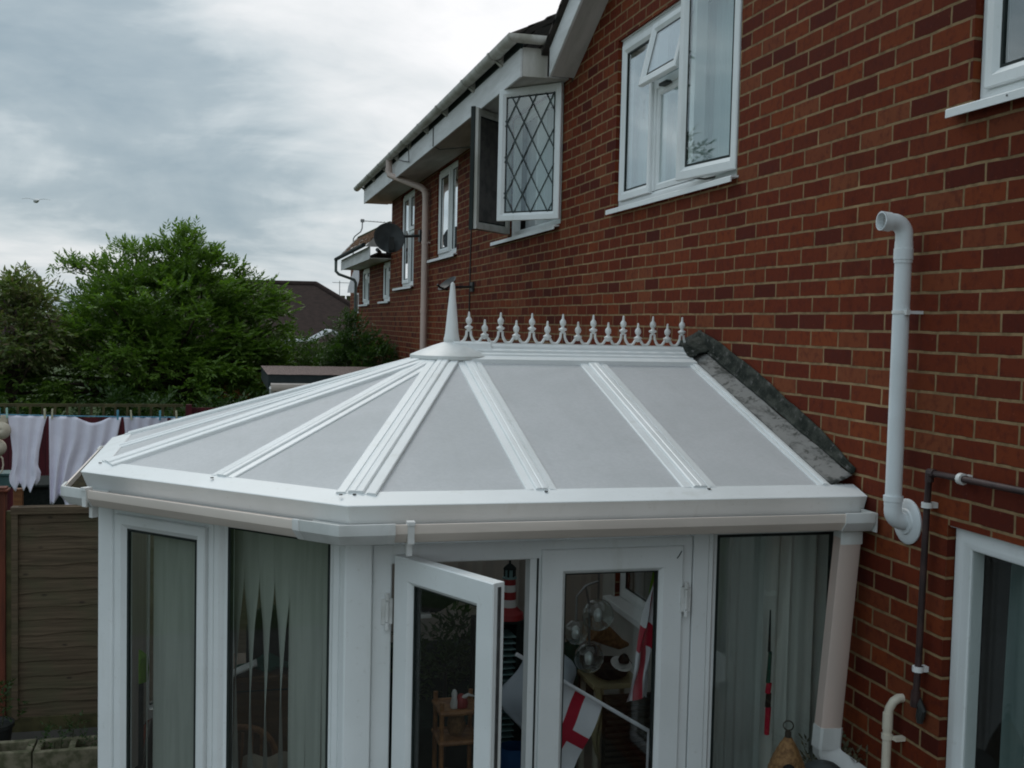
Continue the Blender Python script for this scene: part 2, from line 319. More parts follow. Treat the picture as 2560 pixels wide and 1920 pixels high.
# ------------------------------------------------------------------ mesh helpers
class MB:
    def __init__(s): s.v = []; s.f = []; s.m = []
    def add(s, verts, faces, mi=0):
        o = len(s.v); s.v += [tuple(x) for x in verts]
        for f in faces: s.f.append(tuple(i+o for i in f)); s.m.append(mi)
        return s
    def box(s, x0, x1, y0, y1, z0, z1, mi=0):
        return s.add([(x0,y0,z0),(x1,y0,z0),(x1,y1,z0),(x0,y1,z0),(x0,y0,z1),(x1,y0,z1),(x1,y1,z1),(x0,y1,z1)],
                     [(0,3,2,1),(4,5,6,7),(0,1,5,4),(1,2,6,5),(2,3,7,6),(3,0,4,7)], mi)
    def obox(s, c, ax, h, mi=0):
        c = Vector(c); a = [Vector(x).normalized()*k for x, k in zip(ax, h)]
        vs = [c + a[0]*i + a[1]*j + a[2]*k for k in (-1,1) for j, i in ((-1,-1),(-1,1),(1,1),(1,-1))]
        return s.add(vs, [(0,3,2,1),(4,5,6,7),(0,1,5,4),(1,2,6,5),(2,3,7,6),(3,0,4,7)], mi)
    def tube(s, pts, r, seg=12, mi=0, caps=True, squash=None):
        pts = [Vector(p) for p in pts]; n = len(pts); rs = r if isinstance(r, (list, tuple)) else [r]*n
        t0 = (pts[1]-pts[0]).normalized(); ref = Vector((0,0,1)) if abs(t0.z) < .9 else Vector((0,1,0))
        u = t0.cross(ref).normalized(); rings = []
        for i, p in enumerate(pts):
            if i == 0: t = pts[1]-pts[0]
            elif i == n-1: t = pts[-1]-pts[-2]
            else: t = (pts[i+1]-p).normalized() + (p-pts[i-1]).normalized()
            t.normalize(); u = (u - t*u.dot(t)).normalized(); v = t.cross(u)
            rings.append([p + (u*math.cos(a) + v*math.sin(a))*rs[i] for a in [2*math.pi*k/seg for k in range(seg)]])
        vs = [q for rg in rings for q in rg]; fs = []
        for i in range(n-1):
            for k in range(seg):
                a, b = i*seg+k, i*seg+(k+1) % seg
                fs.append((a, b, b+seg, a+seg))
        if caps: fs += [tuple(range(seg-1, -1, -1)), tuple(range((n-1)*seg, n*seg))]
        return s.add(vs, fs, mi)
    def lathe(s, c, prof, seg=24, mi=0, axis=(0,0,1), caps=True):
        c = Vector(c); A = Vector(axis).normalized(); ref = Vector((1,0,0)) if abs(A.x) < .9 else Vector((0,1,0))
        U = (ref - A*ref.dot(A)).normalized(); V = A.cross(U); vs = []; fs = []
        for r, z in prof: vs += [c + A*z + (U*math.cos(2*math.pi*k/seg) + V*math.sin(2*math.pi*k/seg))*max(r, 1e-4) for k in range(seg)]
        for i in range(len(prof)-1):
            for k in range(seg):
                a, b = i*seg+k, i*seg+(k+1) % seg
                fs.append((a, b, b+seg, a+seg))
        if caps: fs += [tuple(range(seg-1, -1, -1)), tuple(range((len(prof)-1)*seg, len(prof)*seg))]
        return s.add(vs, fs, mi)
    def prism(s, poly, z0, z1, mi=0):
        n = len(poly); vs = [(x, y, z0) for x, y in poly] + [(x, y, z1) for x, y in poly]
        return s.add(vs, [tuple(range(n-1, -1, -1)), tuple(range(n, 2*n))] + [(i, (i+1) % n, (i+1) % n+n, i+n) for i in range(n)], mi)
    def extrude(s, prof, P, A, B, L, mi=0):
        """profile [(a,b)] in plane (A,B) at P, pushed along vector L"""
        P, A, B, L = Vector(P), Vector(A), Vector(B), Vector(L); n = len(prof)
        vs = [P + A*a + B*b for a, b in prof] + [P + A*a + B*b + L for a, b in prof]
        return s.add(vs, [tuple(range(n-1, -1, -1)), tuple(range(n, 2*n))] + [(i, (i+1) % n, (i+1) % n+n, i+n) for i in range(n)], mi)
    def sweep(s, line, prof, mi=0, closed_prof=True):
        """mitred sweep along a plan polyline; profile (offset to the outside, z)"""
        line = [Vector((x, y)) for x, y in line]; n = len(line); dirs = [(line[i+1]-line[i]).normalized() for i in range(n-1)]
        nor = [Vector((d.y, -d.x)) for d in dirs]; rings = []
        for i in range(n):
            if i == 0: mv = nor[0]
            elif i == n-1: mv = nor[-1]
            else:
                mv = (nor[i-1]+nor[i]).normalized(); mv = mv/mv.dot(nor[i])
            rings.append([(line[i].x+mv.x*o, line[i].y+mv.y*o, z) for o, z in prof])
        k = len(prof); vs = [q for r in rings for q in r]; fs = []
        for i in range(n-1):
            for j in range(k if closed_prof else k-1):
                a, b = i*k+j, i*k+(j+1) % k
                fs.append((a, a+k, b+k, b))
        if closed_prof: fs += [tuple(range(k)), tuple(range((n-1)*k+k-1, (n-1)*k-1, -1))]
        return s.add(vs, fs, mi)
    def ring(s, F, u0, u1, v0, v1, prof, mi=0):
        """mitred rectangular frame in the plane frame F=(O,U,N); profile (inset from the edge, depth along N)"""
        k = len(prof); vs = []
        for cu, cv, su, sv_ in ((u0,v0,1,1),(u1,v0,-1,1),(u1,v1,-1,-1),(u0,v1,1,-1)):
            vs += [F.p(cu+su*a, cv+sv_*a, d) for a, d in prof]
        fs = []
        for i in range(4):
            for j in range(k):
                a, b = i*k+j, i*k+(j+1) % k; c, d = ((i+1) % 4)*k+j, ((i+1) % 4)*k+(j+1) % k
                fs.append((a, c, d, b))
        return s.add(vs, fs, mi)
    def fbox(s, F, u0, u1, v0, v1, d0, d1, mi=0):
        vs = [F.p(u, v, d) for d in (d0, d1) for u, v in ((u0,v0),(u1,v0),(u1,v1),(u0,v1))]
        return s.add(vs, [(0,3,2,1),(4,5,6,7),(0,1,5,4),(1,2,6,5),(2,3,7,6),(3,0,4,7)], mi)
    def grid(s, fn, nu, nv, mi=0):
        vs = [fn(i/nu, j/nv) for j in range(nv+1) for i in range(nu+1)]
        return s.add(vs, [(j*(nu+1)+i, j*(nu+1)+i+1, (j+1)*(nu+1)+i+1, (j+1)*(nu+1)+i) for j in range(nv) for i in range(nu)], mi)
    def build(s, name, mats, parent=None, smooth=True, bevel=0., angle=35, solid=0., local=False):
        me = bpy.data.meshes.new(name); off = Vector((0,0,0))
        if parent is not None and not local: off = parent['_w'] if '_w' in parent else Vector((0,0,0)); off = Vector(off)
        me.from_pydata([(x-off.x, y-off.y, z-off.z) for x, y, z in s.v], [], s.f)
        for mm in (mats if isinstance(mats, (list, tuple)) else [mats]): me.materials.append(MATS[mm])
        me.polygons.foreach_set('material_index', s.m)
        bm = bmesh.new(); bm.from_mesh(me); bmesh.ops.recalc_face_normals(bm, faces=bm.faces); bm.to_mesh(me); bm.free()
        if smooth:
            me.polygons.foreach_set('use_smooth', [True]*len(me.polygons)); me.set_sharp_from_angle(angle=R(angle))
        o = bpy.data.objects.new(name, me); COL.objects.link(o)
        if parent is not None: o.parent = parent; o['_w'] = parent.get('_w', (0,0,0))
        if solid:
            md = o.modifiers.new('solid', 'SOLIDIFY'); md.thickness = solid; md.offset = 0
        if bevel:
            md = o.modifiers.new('bevel', 'BEVEL'); md.width = bevel; md.segments = 2; md.limit_method = 'ANGLE'; md.angle_limit = R(40)
        return o
class Fr:
    def __init__(s, O, U, N): s.O = Vector((O[0], O[1], 0)); s.U = Vector((*U, 0)).normalized(); s.N = Vector((*N, 0)).normalized()
    def p(s, u, v, d=0.): return s.O + s.U*u + s.N*d + Vector((0,0,v))
def tag(o, label=None, cat=None, group=None, kind=None):
    for k, v in (('label', label), ('category', cat), ('group', group), ('kind', kind)):
        if v: o[k] = v
    return o
def thing(name, label, cat, loc, group=None):
    o = bpy.data.objects.new(name, None); COL.objects.link(o); o.location = loc; o['_w'] = tuple(loc); o.empty_display_size = .1
    return tag(o, label, cat, group)
def single(o, label, cat, group=None): return tag(o, label, cat, group)
def copy_thing(src, loc, label=None):
    c = src.copy(); COL.objects.link(c); c.location = loc
    if label: c['label'] = label
    for ch in src.children:
        d = ch.copy(); COL.objects.link(d); d.parent = c
    return c
def arc(c, r, a0, a1, n, ax=(1,0,0), ay=(0,0,1)):
    c, ax, ay = Vector(c), Vector(ax), Vector(ay)
    return [c + ax*r*math.cos(a0+(a1-a0)*i/n) + ay*r*math.sin(a0+(a1-a0)*i/n) for i in range(n+1)]

# ------------------------------------------------------------------ foliage
def leaf_mesh(name, mat, P, D, L, Wd, parent, up_bias=.9):
    """one rhombic leaflet per row: base P, direction D (n,3), length L, width Wd"""
    n = len(P); D = D/np.linalg.norm(D, axis=1, keepdims=True)
    ref = RNG.normal(0, .5, (n, 3)); ref[:, 2] += up_bias
    side = np.cross(D, ref); side /= np.linalg.norm(side, axis=1, keepdims=True)+1e-9
    nrm_ = np.cross(side, D)
    V = np.empty((n, 4, 3)); V[:, 0] = P
    mid = P + D*(L*.45)[:, None] + nrm_*(L*.06)[:, None]
    V[:, 1] = mid + side*(Wd*.5)[:, None]; V[:, 2] = P + D*L[:, None]; V[:, 3] = mid - side*(Wd*.5)[:, None]
    off = np.array(parent.get('_w', (0,0,0))) if parent is not None else 0
    V = V.reshape(-1, 3) - off
    me = bpy.data.meshes.new(name); me.vertices.add(n*4); me.vertices.foreach_set('co', V.ravel())
    me.loops.add(n*4); me.loops.foreach_set('vertex_index', np.arange(n*4, dtype=np.int32))
    me.polygons.add(n); me.polygons.foreach_set('loop_start', np.arange(0, n*4, 4, dtype=np.int32))
    me.materials.append(MATS[mat]); me.update(calc_edges=True); me.validate()
    o = bpy.data.objects.new(name, me); COL.objects.link(o)
    if parent is not None: o.parent = parent; o['_w'] = parent.get('_w', (0,0,0))
    return o
def sprays(tips, per, spread, size, leaflets=4, droop=.35, out_from=None, flat=.45):
    """pinnate sprays round every tip -> arrays of leaflet bases, directions, lengths, widths"""
    tips = np.asarray(tips); n = len(tips)*per
    C = np.repeat(tips, per, 0); o = RNG.normal(0, 1, (n, 3))*spread; o[:, 2] *= flat
    P = C+o; ctr = np.asarray(out_from) if out_from is not None else tips.mean(0)
    D = (P-ctr)*.35; D /= np.linalg.norm(D, axis=1, keepdims=True)+1e-9
    D = D+RNG.normal(0, .55, (n, 3)); D[:, 2] -= droop*RNG.random(n); D /= np.linalg.norm(D, axis=1, keepdims=True)
    sz = size*(.65+.7*RNG.random(n)); side = np.cross(D, [0,0,1]); side /= np.linalg.norm(side, axis=1, keepdims=True)+1e-9
    BP, BD, BL, BW = [], [], [], []
    for k in range(leaflets):
        f = (k+.6)/leaflets
        for s_ in (-1, 1):
            BP.append(P+D*(sz*f)[:, None]); BD.append(D*.75+side*s_*.8+RNG.normal(0, .12, (n, 3)))
            L = sz*(.55-.2*abs(f-.5)); BL.append(L); BW.append(L*.36)
    BP.append(P+D*sz[:, None]); BD.append(D); BL.append(sz*.5); BW.append(sz*.17)
    return np.concatenate(BP), np.concatenate(BD), np.concatenate(BL), np.concatenate(BW)
def lobe_tips(lobes, n):
    """points in the outer shell of a set of ellipsoids (cx,cy,cz,rx,ry,rz,weight)"""
    out = []; wts = np.array([l[6] for l in lobes]); wts = wts/wts.sum()
    for l, k in zip(lobes, (wts*n).astype(int)):
        d = RNG.normal(0, 1, (k, 3)); d /= np.linalg.norm(d, axis=1, keepdims=True)
        r = .55+.47*RNG.random(k)**.6
        out.append(np.array(l[:3])+d*r[:, None]*np.array(l[3:6]))
    return np.concatenate(out)
def limbs(base, tips, parent, r0=.09, every=9, name='branch', mat='bark'):
    mb = MB(); base = Vector(base)
    for i, tp in enumerate(tips[::every]):
        tp = Vector(tp); mid = base.lerp(tp, .5)+Vector((random.uniform(-.15,.15), random.uniform(-.15,.15), .15))
        mb.tube([base, base.lerp(mid, .5)+Vector((0,0,.05)), mid, tp], [r0*.55, r0*.4, r0*.25, r0*.07], 5)
    return mb.build(name, mat, parent)

# ================================================================== SETTING
XW = 2.582                                    # face of the rear brick wall; the terrace runs along +Y
g = MB(); g.add([(-300,-200,0),(300,-200,0),(300,500,0),(-300,500,0)], [(0,1,2,3)])
tag(g.build('lawn', 'lawn'), kind='structure')
g = MB(); g.box(-5.5, XW-.004, -2.5, 7.92, -.1, .02)
tag(g.build('patio', 'paving', smooth=False), kind='structure')

# ---- window builders -------------------------------------------------
FRAME = [(0,-.07),(0,-.003),(.003,0),(.030,0),(.036,-.004),(.048,-.012),(.052,-.018),(.052,-.07)]
SASH  = [(0,-.012),(0,.013),(.004,.018),(.040,.018),(.052,.008),(.062,.0),(.064,-.012)]
GASK_SHADE  = [(.060,-.012),(.060,.001),(.0725,.0005),(.0725,-.012)]  # black gasket, widened so its colour also stands for the reveal shadow
def sash(mb, F, u0, u1, v0, v1, w=.064):
    k = w/.064
    mb.ring(F, u0, u1, v0, v1, [(a*k, d) for a, d in SASH])
    mb.ring(F, u0, u1, v0, v1, [(a*k, d) for a, d in GASK_SHADE], 1)
def wall_faces(mb, y0, y1, ztop, opens, x=XW, zb=-.1, depth=.09, mi=0, room=1.4, room_mi=1):
    """rear wall face with openings (ya,yb,za,zb), reveals and a plain room behind each opening"""
    cuts = sorted({y0, y1, *[o[0] for o in opens], *[o[1] for o in opens], *[c for c in ztop[1:-1:1] if False]})
    ys = sorted(set(cuts) | {p[0] for p in ztop if y0 < p[0] < y1})
    def zt(y):
        for (a, za), (b, zb_) in zip(ztop, ztop[1:]):
            if a-1e-6 <= y <= b+1e-6: return za+(zb_-za)*(y-a)/(b-a)
    for a, b in zip(ys, ys[1:]):
        spans = sorted((o[2], o[3]) for o in opens if o[0] <= a+1e-6 and o[1] >= b-1e-6)
        z = zb
        for s0, s1 in spans:
            mb.add([(x,a,z),(x,b,z),(x,b,s0),(x,a,s0)], [(0,1,2,3)], mi); z = s1
        mb.add([(x,a,z),(x,b,z),(x,b,zt(b)),(x,a,zt(a))], [(0,1,2,3)], mi)
    for a, b, c, d in opens:
        for q in (((x,a,c),(x+depth,a,c),(x+depth,a,d),(x,a,d)), ((x,b,c),(x,b,d),(x+depth,b,d),(x+depth,b,c)),
                  ((x,a,c),(x,b,c),(x+depth,b,c),(x+depth,a,c)), ((x,a,d),(x+depth,a,d),(x+depth,b,d),(x,b,d))):
            mb.add(q, [(0,1,2,3)], mi)
        e = .25; X0, X1 = x+depth, x+depth+room; A, B, Cc, Dd = a-e, b+e, c-.5, d+.25
        for q in (((X1,A,Cc),(X1,B,Cc),(X1,B,Dd),(X1,A,Dd)), ((X0,A,Cc),(X1,A,Cc),(X1,A,Dd),(X0,A,Dd)), ((X0,B,Cc),(X1,B,Cc),(X1,B,Dd),(X0,B,Dd)),
                  ((X0,A,Cc),(X1,A,Cc),(X1,B,Cc),(X0,B,Cc)), ((X0,A,Dd),(X1,A,Dd),(X1,B,Dd),(X0,B,Dd)),
                  ((X0,A,Cc),(X0,a,Cc),(X0,a,Dd),(X0,A,Dd)), ((X0,b,Cc),(X0,B,Cc),(X0,B,Dd),(X0,b,Dd)),
                  ((X0,a,Cc),(X0,b,Cc),(X0,b,c),(X0,a,c)), ((X0,a,d),(X0,b,d),(X0,b,Dd),(X0,a,Dd))):
            mb.add(q, [(0,1,2,3)], room_mi)
def pane(F, u0, u1, v0, v1, parent, name='pane', d=-.004, mat='glass'):
    mb = MB(); mb.fbox(F, u0, u1, v0, v1, d-.004, d); return mb.build(name, 'house_glass' if mat == 'glass' and parent.parent is not cons_ref[0] else mat, parent, smooth=False)
cons_ref = [None]
def house_window(house, F, u0, u1, z0, z1, lights, fw=.052, glass='house_glass'):
    """outer frame + mullions as the window part; every light = (ua,ub,va,vb,kind)"""
    mb = MB(); k = fw/.052
    mb.ring(F, u0, u1, z0, z1, [(a*k, d) for a, d in FRAME])
    for kind, *q in lights:
        if kind == 'mull': mb.fbox(F, q[0], q[1], z0+fw, z1-fw, -.07, -.002)
        if kind == 'trans': mb.fbox(F, q[0], q[1], q[2], q[3], -.07, -.0025)
    wn = mb.build('window', ['upvc', 'gasket'], house, bevel=.0)
    for kind, *q in lights:
        if kind in ('sash', 'fixed'):
            a, b, c, d = q
            s = MB()
            if kind == 'sash': sash(s, F, a-.012, b+.012, c-.012, d+.012); ins = .05
            else: s.ring(F, a, b, c, d, [(0,-.03),(0,-.010),(.014,-.016),(.014,-.03)]); s.ring(F, a, b, c, d, [(.0135,-.03),(.0135,-.0155),(.018,-.016),(.018,-.03)], 1); ins = .014
            s.build('sash' if kind == 'sash' else 'glazing_bead', ['upvc', 'gasket'], wn)
            pane(F, a+ins, b-ins, c+ins, d-ins, wn, d=-.006 if kind == 'sash' else -.022, mat=glass)
    return wn
def sill(F, u0, u1, z, parent, out=.055, th=.032, mat='upvc', back=-.06):
    mb = MB(); mb.extrude([(back, z+.014), (0, z+.006), (out-.004, z), (out, z-.004), (out, z-th), (out-.006, z-th), (out-.006, z-.010), (back, z-.004)], F.p(u0, 0), F.N, (0,0,1), F.U*(u1-u0))
    return mb.build('sill', mat, parent)
def curtain(name, F, u0, u1, z0, z1, mat, label, cat, amp=.02, waves=9, d=-.16, group=None, ztop=None):
    ph = random.random()*6
    def fn(a, b):
        u = u0+(u1-u0)*a; ztp = z1 if ztop is None else ztop(a)
        wv = math.sin(a*waves*2*math.pi+ph+.5*math.sin(b*3))*amp*(.6+.5*math.sin(a*13+ph)) * (1.15-.35*b)
        return F.p(u, z0+(ztp-z0)*b, d+wv)
    mb = MB(); mb.grid(fn, max(24, waves*8), 8)
    return tag(mb.build(name, mat), label, cat, group)

FW = Fr((XW+.03, 0), (0,1), (-1,0))           # plane of the house windows, set 30 mm into the wall

# ================================================================== MAIN HOUSE
house = thing('brick_house', 'near red brick house with white bargeboard, three-light window and conservatory against its wall', 'house', (XW, 4, 0))
PY = 8.25                                     # party line
opens = [(5.335, 7.215, 3.655, 4.79), (1.7, 3.465, 3.67, 4.84), (1.6, 3.49, .12, 2.15), (5.25, 6.98, 1.02, 2.05)]
mb = MB()
wall_faces(mb, -1.0, PY, [(-1.0, 4.74+.51*(8.2-3.4)-.51*4.4), (3.4, 4.74+.51*4.8), (PY, 4.72)], opens)
mb.add([(XW,-1,-.1),(9,-1,-.1),(9,-1,4.9),(XW,-1,4.9)], [(0,1,2,3)])
mb.build('wall', ['brick', 'room_wall'], house, smooth=False)
# verge: soffit strip, bargeboard and tiles following the gable slope
def gz(y): return 4.745+.506*(8.2-y) if y > 3.4 else 4.745+.506*4.8-.506*(3.4-y)
mb = MB()
for a, b in ((8.21, 3.4), (3.4, -1.0)):
    for x0, x1, lo, hi, mi in ((2.385, 2.405, -.005, .215, 0),):
        mb.add([(x0,a,gz(a)+lo),(x0,b,gz(b)+lo),(x0,b,gz(b)+hi),(x0,a,gz(a)+hi),(x1,a,gz(a)+lo),(x1,b,gz(b)+lo),(x1,b,gz(b)+hi),(x1,a,gz(a)+hi)],
               [(0,1,2,3),(7,6,5,4),(0,4,5,1),(3,2,6,7),(0,3,7,4),(1,5,6,2)])
mb.build('bargeboard', 'fascia_white', house, bevel=.003)
mb = MB()
for a, b in ((8.2, 3.4), (3.4, -1.0)):
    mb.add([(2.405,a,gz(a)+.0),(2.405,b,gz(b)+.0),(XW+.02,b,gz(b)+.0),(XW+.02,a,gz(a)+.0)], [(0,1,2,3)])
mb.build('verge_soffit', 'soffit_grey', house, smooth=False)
mb = MB()
for k in range(34):                           # courses of tiles seen edge-on along the verge
    y = 8.30-k*.145; z = gz(y)+.225
    if y < 3.45: break
    mb.extrude([(0,0),(-.20,.101),(-.20,.128),(0,.034)], (2.345, y, z), (0,1,0), (0,0,1), (6.2, 0, 0))
mb.build('roof', 'tile_dark', house, smooth=False)
mb = MB(); mb.add([(2.36,3.5,gz(3.4)+.22),(9,3.5,gz(3.4)+.22),(9,-1,gz(-1)+.22),(2.36,-1,gz(-1)+.22)], [(0,1,2,3)])
mb.build('roof', 'tile_dark', house, smooth=False)

# three-light window, right casement swung out
F = FW
u0, u1, z0, z1 = 5.34, 7.21, 3.66, 4.785
wn = house_window(house, F, u0, u1, z0, z1, [('mull', 5.985, 6.035), ('mull', 6.575, 6.625),
     ('sash', 6.625, 7.158, 3.712, 4.733), ('trans', 6.035, 6.575, 4.345, 4.395), ('fixed', 6.035, 6.575, 3.712, 4.345)])
mb = MB(); mb.ring(F, 6.035, 6.575, 3.712, 4.345, [(.0,-.06),(.0,-.01),(.03,-.006),(.042,-.016),(.042,-.06)]); mb.build('inner_frame', 'upvc', wn)
sill(F, 5.315, 7.26, 3.648, wn, out=.075)
mb = MB(); mb.fbox(F, 5.34, 7.21, 4.785, 4.80, -.05, .012); mb.build('head_drip', 'upvc_dull', wn)
# top-hung vent, bottom edge pushed out
vt = 4.742; tilt = R(13); Hh = .40
class FT(Fr):
    def p(s, u, v, d=0.):
        q = v-vt; return s.O + s.U*u + s.N*(d*math.cos(tilt)-q*math.sin(tilt)) + Vector((0,0,vt+q*math.cos(tilt)+d*math.sin(tilt)))
ft = FT((XW+.022, 0), (0,1), (-1,0)); mb = MB(); sash(mb, ft, 6.015, 6.595, vt-Hh, vt); mb.build('sash', ['upvc', 'gasket'], wn)
pane(ft, 6.07, 6.54, vt-Hh+.055, vt-.055, wn, d=0)
# side-hung casement hinged on its right edge
ca = R(8.5); fc = Fr((XW+.012, 5.352), (-math.sin(ca), math.cos(ca)), (-math.cos(ca), -math.sin(ca)))
mb = MB(); sash(mb, fc, 0, .592, 3.688, 4.862, .075); mb.build('casement', ['upvc', 'gasket'], wn)
pane(fc, .07, .522, 3.757, 4.795, wn, d=0)
mb = MB(); mb.tube([fc.p(.50, 3.70, -.03), fc.p(.40, 3.685, -.06), F.p(5.60, 3.69, -.02)], .006, 6); mb.build('stay', 'black_plastic', wn)
mb = MB(); mb.fbox(F, 6.34, 6.46, 4.335, 4.352, -.012, .03); mb.build('stay', 'black_plastic', wn)
curtain('net_curtain', F, 6.66, 7.19, 3.68, 4.62, 'net_curtain', 'pale net curtain with dipped top edge behind the left light of the three-light window', 'curtain', .010, 10, -.13,
        ztop=lambda a: 4.58 if a < .55 else 4.36+.1*math.sin(a*20))
curtain('net_curtain', F, 5.36, 6.64, 3.68, 4.76, 'net_curtain', 'pale net curtain hanging behind the middle and right lights of the three-light window', 'curtain', .013, 17, -.13)

# window at the top right corner of the picture
wn = house_window(house, F, 1.72, 3.46, 3.68, 4.83, [('mull', 2.75, 2.80), ('sash', 2.80, 3.408, 3.732, 4.778), ('fixed', 1.772, 2.75, 3.732, 4.778)])
sill(F, 1.68, 3.55, 3.668, wn, out=.075)
mb = MB(); mb.lathe(F.p(3.22, 3.655, .076), [(0,0),(.004,0),(.004,.002),(0,.002)], 8, axis=(-1,0,0)); mb.build('screw', 'screw_grey', wn)
curtain('curtain', F, 1.75, 3.42, 3.70, 4.80, 'curtain_teal', 'grey-green curtain in the upper window at the right edge of the picture', 'curtain', .03, 12, -.15)

# tall window/door low on the right
wn = house_window(house, F, 1.62, 3.485, .14, 2.145, [('mull', 2.56, 2.60), ('fixed', 2.60, 3.433, .20, 2.09), ('fixed', 1.672, 2.56, .20, 2.09)], fw=.075, glass='glass_clear')
mb = MB(); mb.fbox(F, 1.60, 3.50, 2.145, 2.17, -.05, .02); mb.build('head_drip', 'upvc_dull', wn)
curtain('curtain', F, 1.66, 3.36, .2, 2.1, 'curtain_teal', 'grey-green curtain in folds behind the tall window below the brown gas pipe', 'curtain', .035, 13, -.16)

# window of the house inside the conservatory
wn = house_window(house, F, 5.26, 6.97, 1.03, 2.04, [('mull', 6.08, 6.14), ('fixed', 5.312, 6.08, 1.082, 1.988), ('fixed', 6.14, 6.918, 1.082, 1.988)])
sill(F, 5.2, 7.03, 1.02, wn, out=.10, th=.04)

# ================================================================== NEIGHBOUR HOUSE
nb = thing('brick_house', 'middle terraced brick house with grey boxed eaves, leaded window and a long gutter', 'house', (XW, 13, 0))
EY0, EY1 = 8.335, 18.12
opens = [(8.46, 10.13, 3.66, 4.76), (12.53, 13.79, 3.66, 4.745), (15.5, 16.66, 3.37, 4.745)]
mb = MB(); wall_faces(mb, PY+.001, 17.68, [(PY+.001, 4.78), (17.68, 4.78)], opens)
mb.add([(XW,17.68,-.1),(9,17.68,-.1),(9,17.68,4.9),(XW,17.68,4.9)], [(0,1,2,3)])
mb.build('wall', ['brick', 'room_wall'], nb, smooth=False)
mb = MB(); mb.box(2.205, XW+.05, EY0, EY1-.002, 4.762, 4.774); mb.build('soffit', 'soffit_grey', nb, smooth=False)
mb = MB(); mb.box(2.185, 2.203, EY0-.012, EY1, 4.748, 4.965); mb.build('fascia', 'fascia_white', nb, bevel=.003)
mb = MB(); mb.box(2.188, 2.21, EY0, EY1, 4.966, 5.07); mb.build('eaves_felt', 'felt_dark', nb, smooth=False)
mb = MB(); mb.box(2.204, 2.404, EY0-.014, EY0+.004, 4.755, 4.975); mb.build('box_end', 'upvc_dirty', nb, bevel=.002)
mb = MB(); mb.box(2.204, XW, EY1-.001, EY1+.016, 4.755, 4.975); mb.build('box_end', 'upvc_dirty', nb, bevel=.002)
# roof with tile courses, ragged mossy eaves edge
mb = MB(); sl = math.tan(R(27))
for k in range(26):
    x = 2.11+k*.14; z = 5.05+k*.14*sl
    for j in range(33):
        y = EY0-.02+j*.30; dz = random.uniform(-.006, .008)
        mb.extrude([(0,0),(.19,.19*sl),(.19,.19*sl+.012),(0,.024)], (x-random.uniform(0,.012), y, z+dz), (1,0,0), (0,0,1), (0, .297, 0))
mb.build('roof', 'tile_dark', nb, smooth=False)
# half round gutter with a short return, brackets, downpipe
gp = [(math.cos(a)*.056, math.sin(a)*.056) for a in [math.pi+math.pi*i/10 for i in range(11)]] + [(math.cos(a)*.051, math.sin(a)*.051) for a in [2*math.pi-math.pi*i/10 for i in range(11)]]
mb = MB(); mb.sweep([(2.40, EY0-.075), (2.118, EY0-.075), (2.118, 18.55)], [(o, 5.045+z) for o, z in gp])
mb.build('gutter', 'upvc_dirty', nb)
for y in (8.9, 9.95, 11.2, 12.3, 13.5, 14.5, 15.6, 16.8, 18.0):
    mb = MB(); mb.extrude([(math.cos(a)*.061, math.sin(a)*.061) for a in [math.pi+math.pi*i/10 for i in range(11)]]+[(.064,.01),(.075,.01),(.075,-.1),(.06,-.1)], (2.118, y-.03, 5.047), (1,0,0), (0,0,1), (0,.06,0)); mb.build('gutter_bracket', 'upvc_dirty', nb)
mb = MB(); mb.tube([(2.12,14.85,5.0),(2.12,14.85,4.86),(2.13,14.83,4.80),(2.46,14.32,4.60),(2.508,14.26,4.55),(2.52,14.25,4.46),(2.52,14.25,.3)], .043, 12)
for z in (4.50, 3.0, 4.86): mb.tube([(2.52 if z < 4.8 else 2.12, 14.25 if z < 4.8 else 14.85, z-.03),(2.52 if z < 4.8 else 2.12, 14.25 if z < 4.8 else 14.85, z+.03)], .048, 12)
dp = mb.build('downpipe', 'pipe_pink', nb)
mb = MB(); mb.tube([(2.52,14.25,3.86),(2.52,14.25,3.90)], .048, 12); mb.box(2.54, XW, 14.20, 14.30, 3.87, 3.89); mb.build('pipe_clip', 'pipe_pink', dp)
# thin cables
mb = MB(); mb.tube([(2.18,11.95,4.97),(2.18,11.95,4.76),(2.25,11.9,4.72),(2.42,11.1,4.64),(2.57,10.25,4.70)], .006, 5)
mb.tube([(2.575,11.72,4.74),(2.575,11.74,3.3),(2.575,11.78,.5)], .007, 5); mb.tube([(2.11,13.2,4.96),(2.17,13.5,4.80),(2.17,13.9,4.86),(2.17,14.3,4.93)], .006, 5)
mb.build('cable', 'black_plastic', nb)
# leaded window, both casements thrown open
wn = house_window(nb, F, 8.47, 10.12, 3.665, 4.755, [('mull', 9.27, 9.32)])
sill(F, 8.5, 10.67, 3.648, wn, out=.075)
def leads(fr, parent, a, b, c, d, pu=.165, pv=.29):
    mb = MB()
    def clip(p, q):
        t0, t1 = 0., 1.; dx, dy = q[0]-p[0], q[1]-p[1]
        for pp, qq in ((-dx, p[0]-a), (dx, b-p[0]), (-dy, p[1]-c), (dy, d-p[1])):
            if abs(pp) < 1e-9:
                if qq < 0: return None
            else:
                r = qq/pp
                if pp < 0: t0 = max(t0, r)
                else: t1 = min(t1, r)
        return None if t0 >= t1 else ((p[0]+dx*t0, p[1]+dy*t0), (p[0]+dx*t1, p[1]+dy*t1))
    for s in (1, -1):
        for k in range(-12, 14):
            x = a+.05+k*pu; q = clip((x, c), (x+s*pu*(d-c)/pv, d))
            if q:
                P0, P1 = fr.p(*q[0], .004), fr.p(*q[1], .004); L = (P1-P0)
                if L.length > .02: mb.obox((P0+P1)/2, (L, L.cross(fr.N), fr.N), (L.length/2, .0036, .003))
    return mb.build('leading', 'screw_dark', parent, smooth=False)
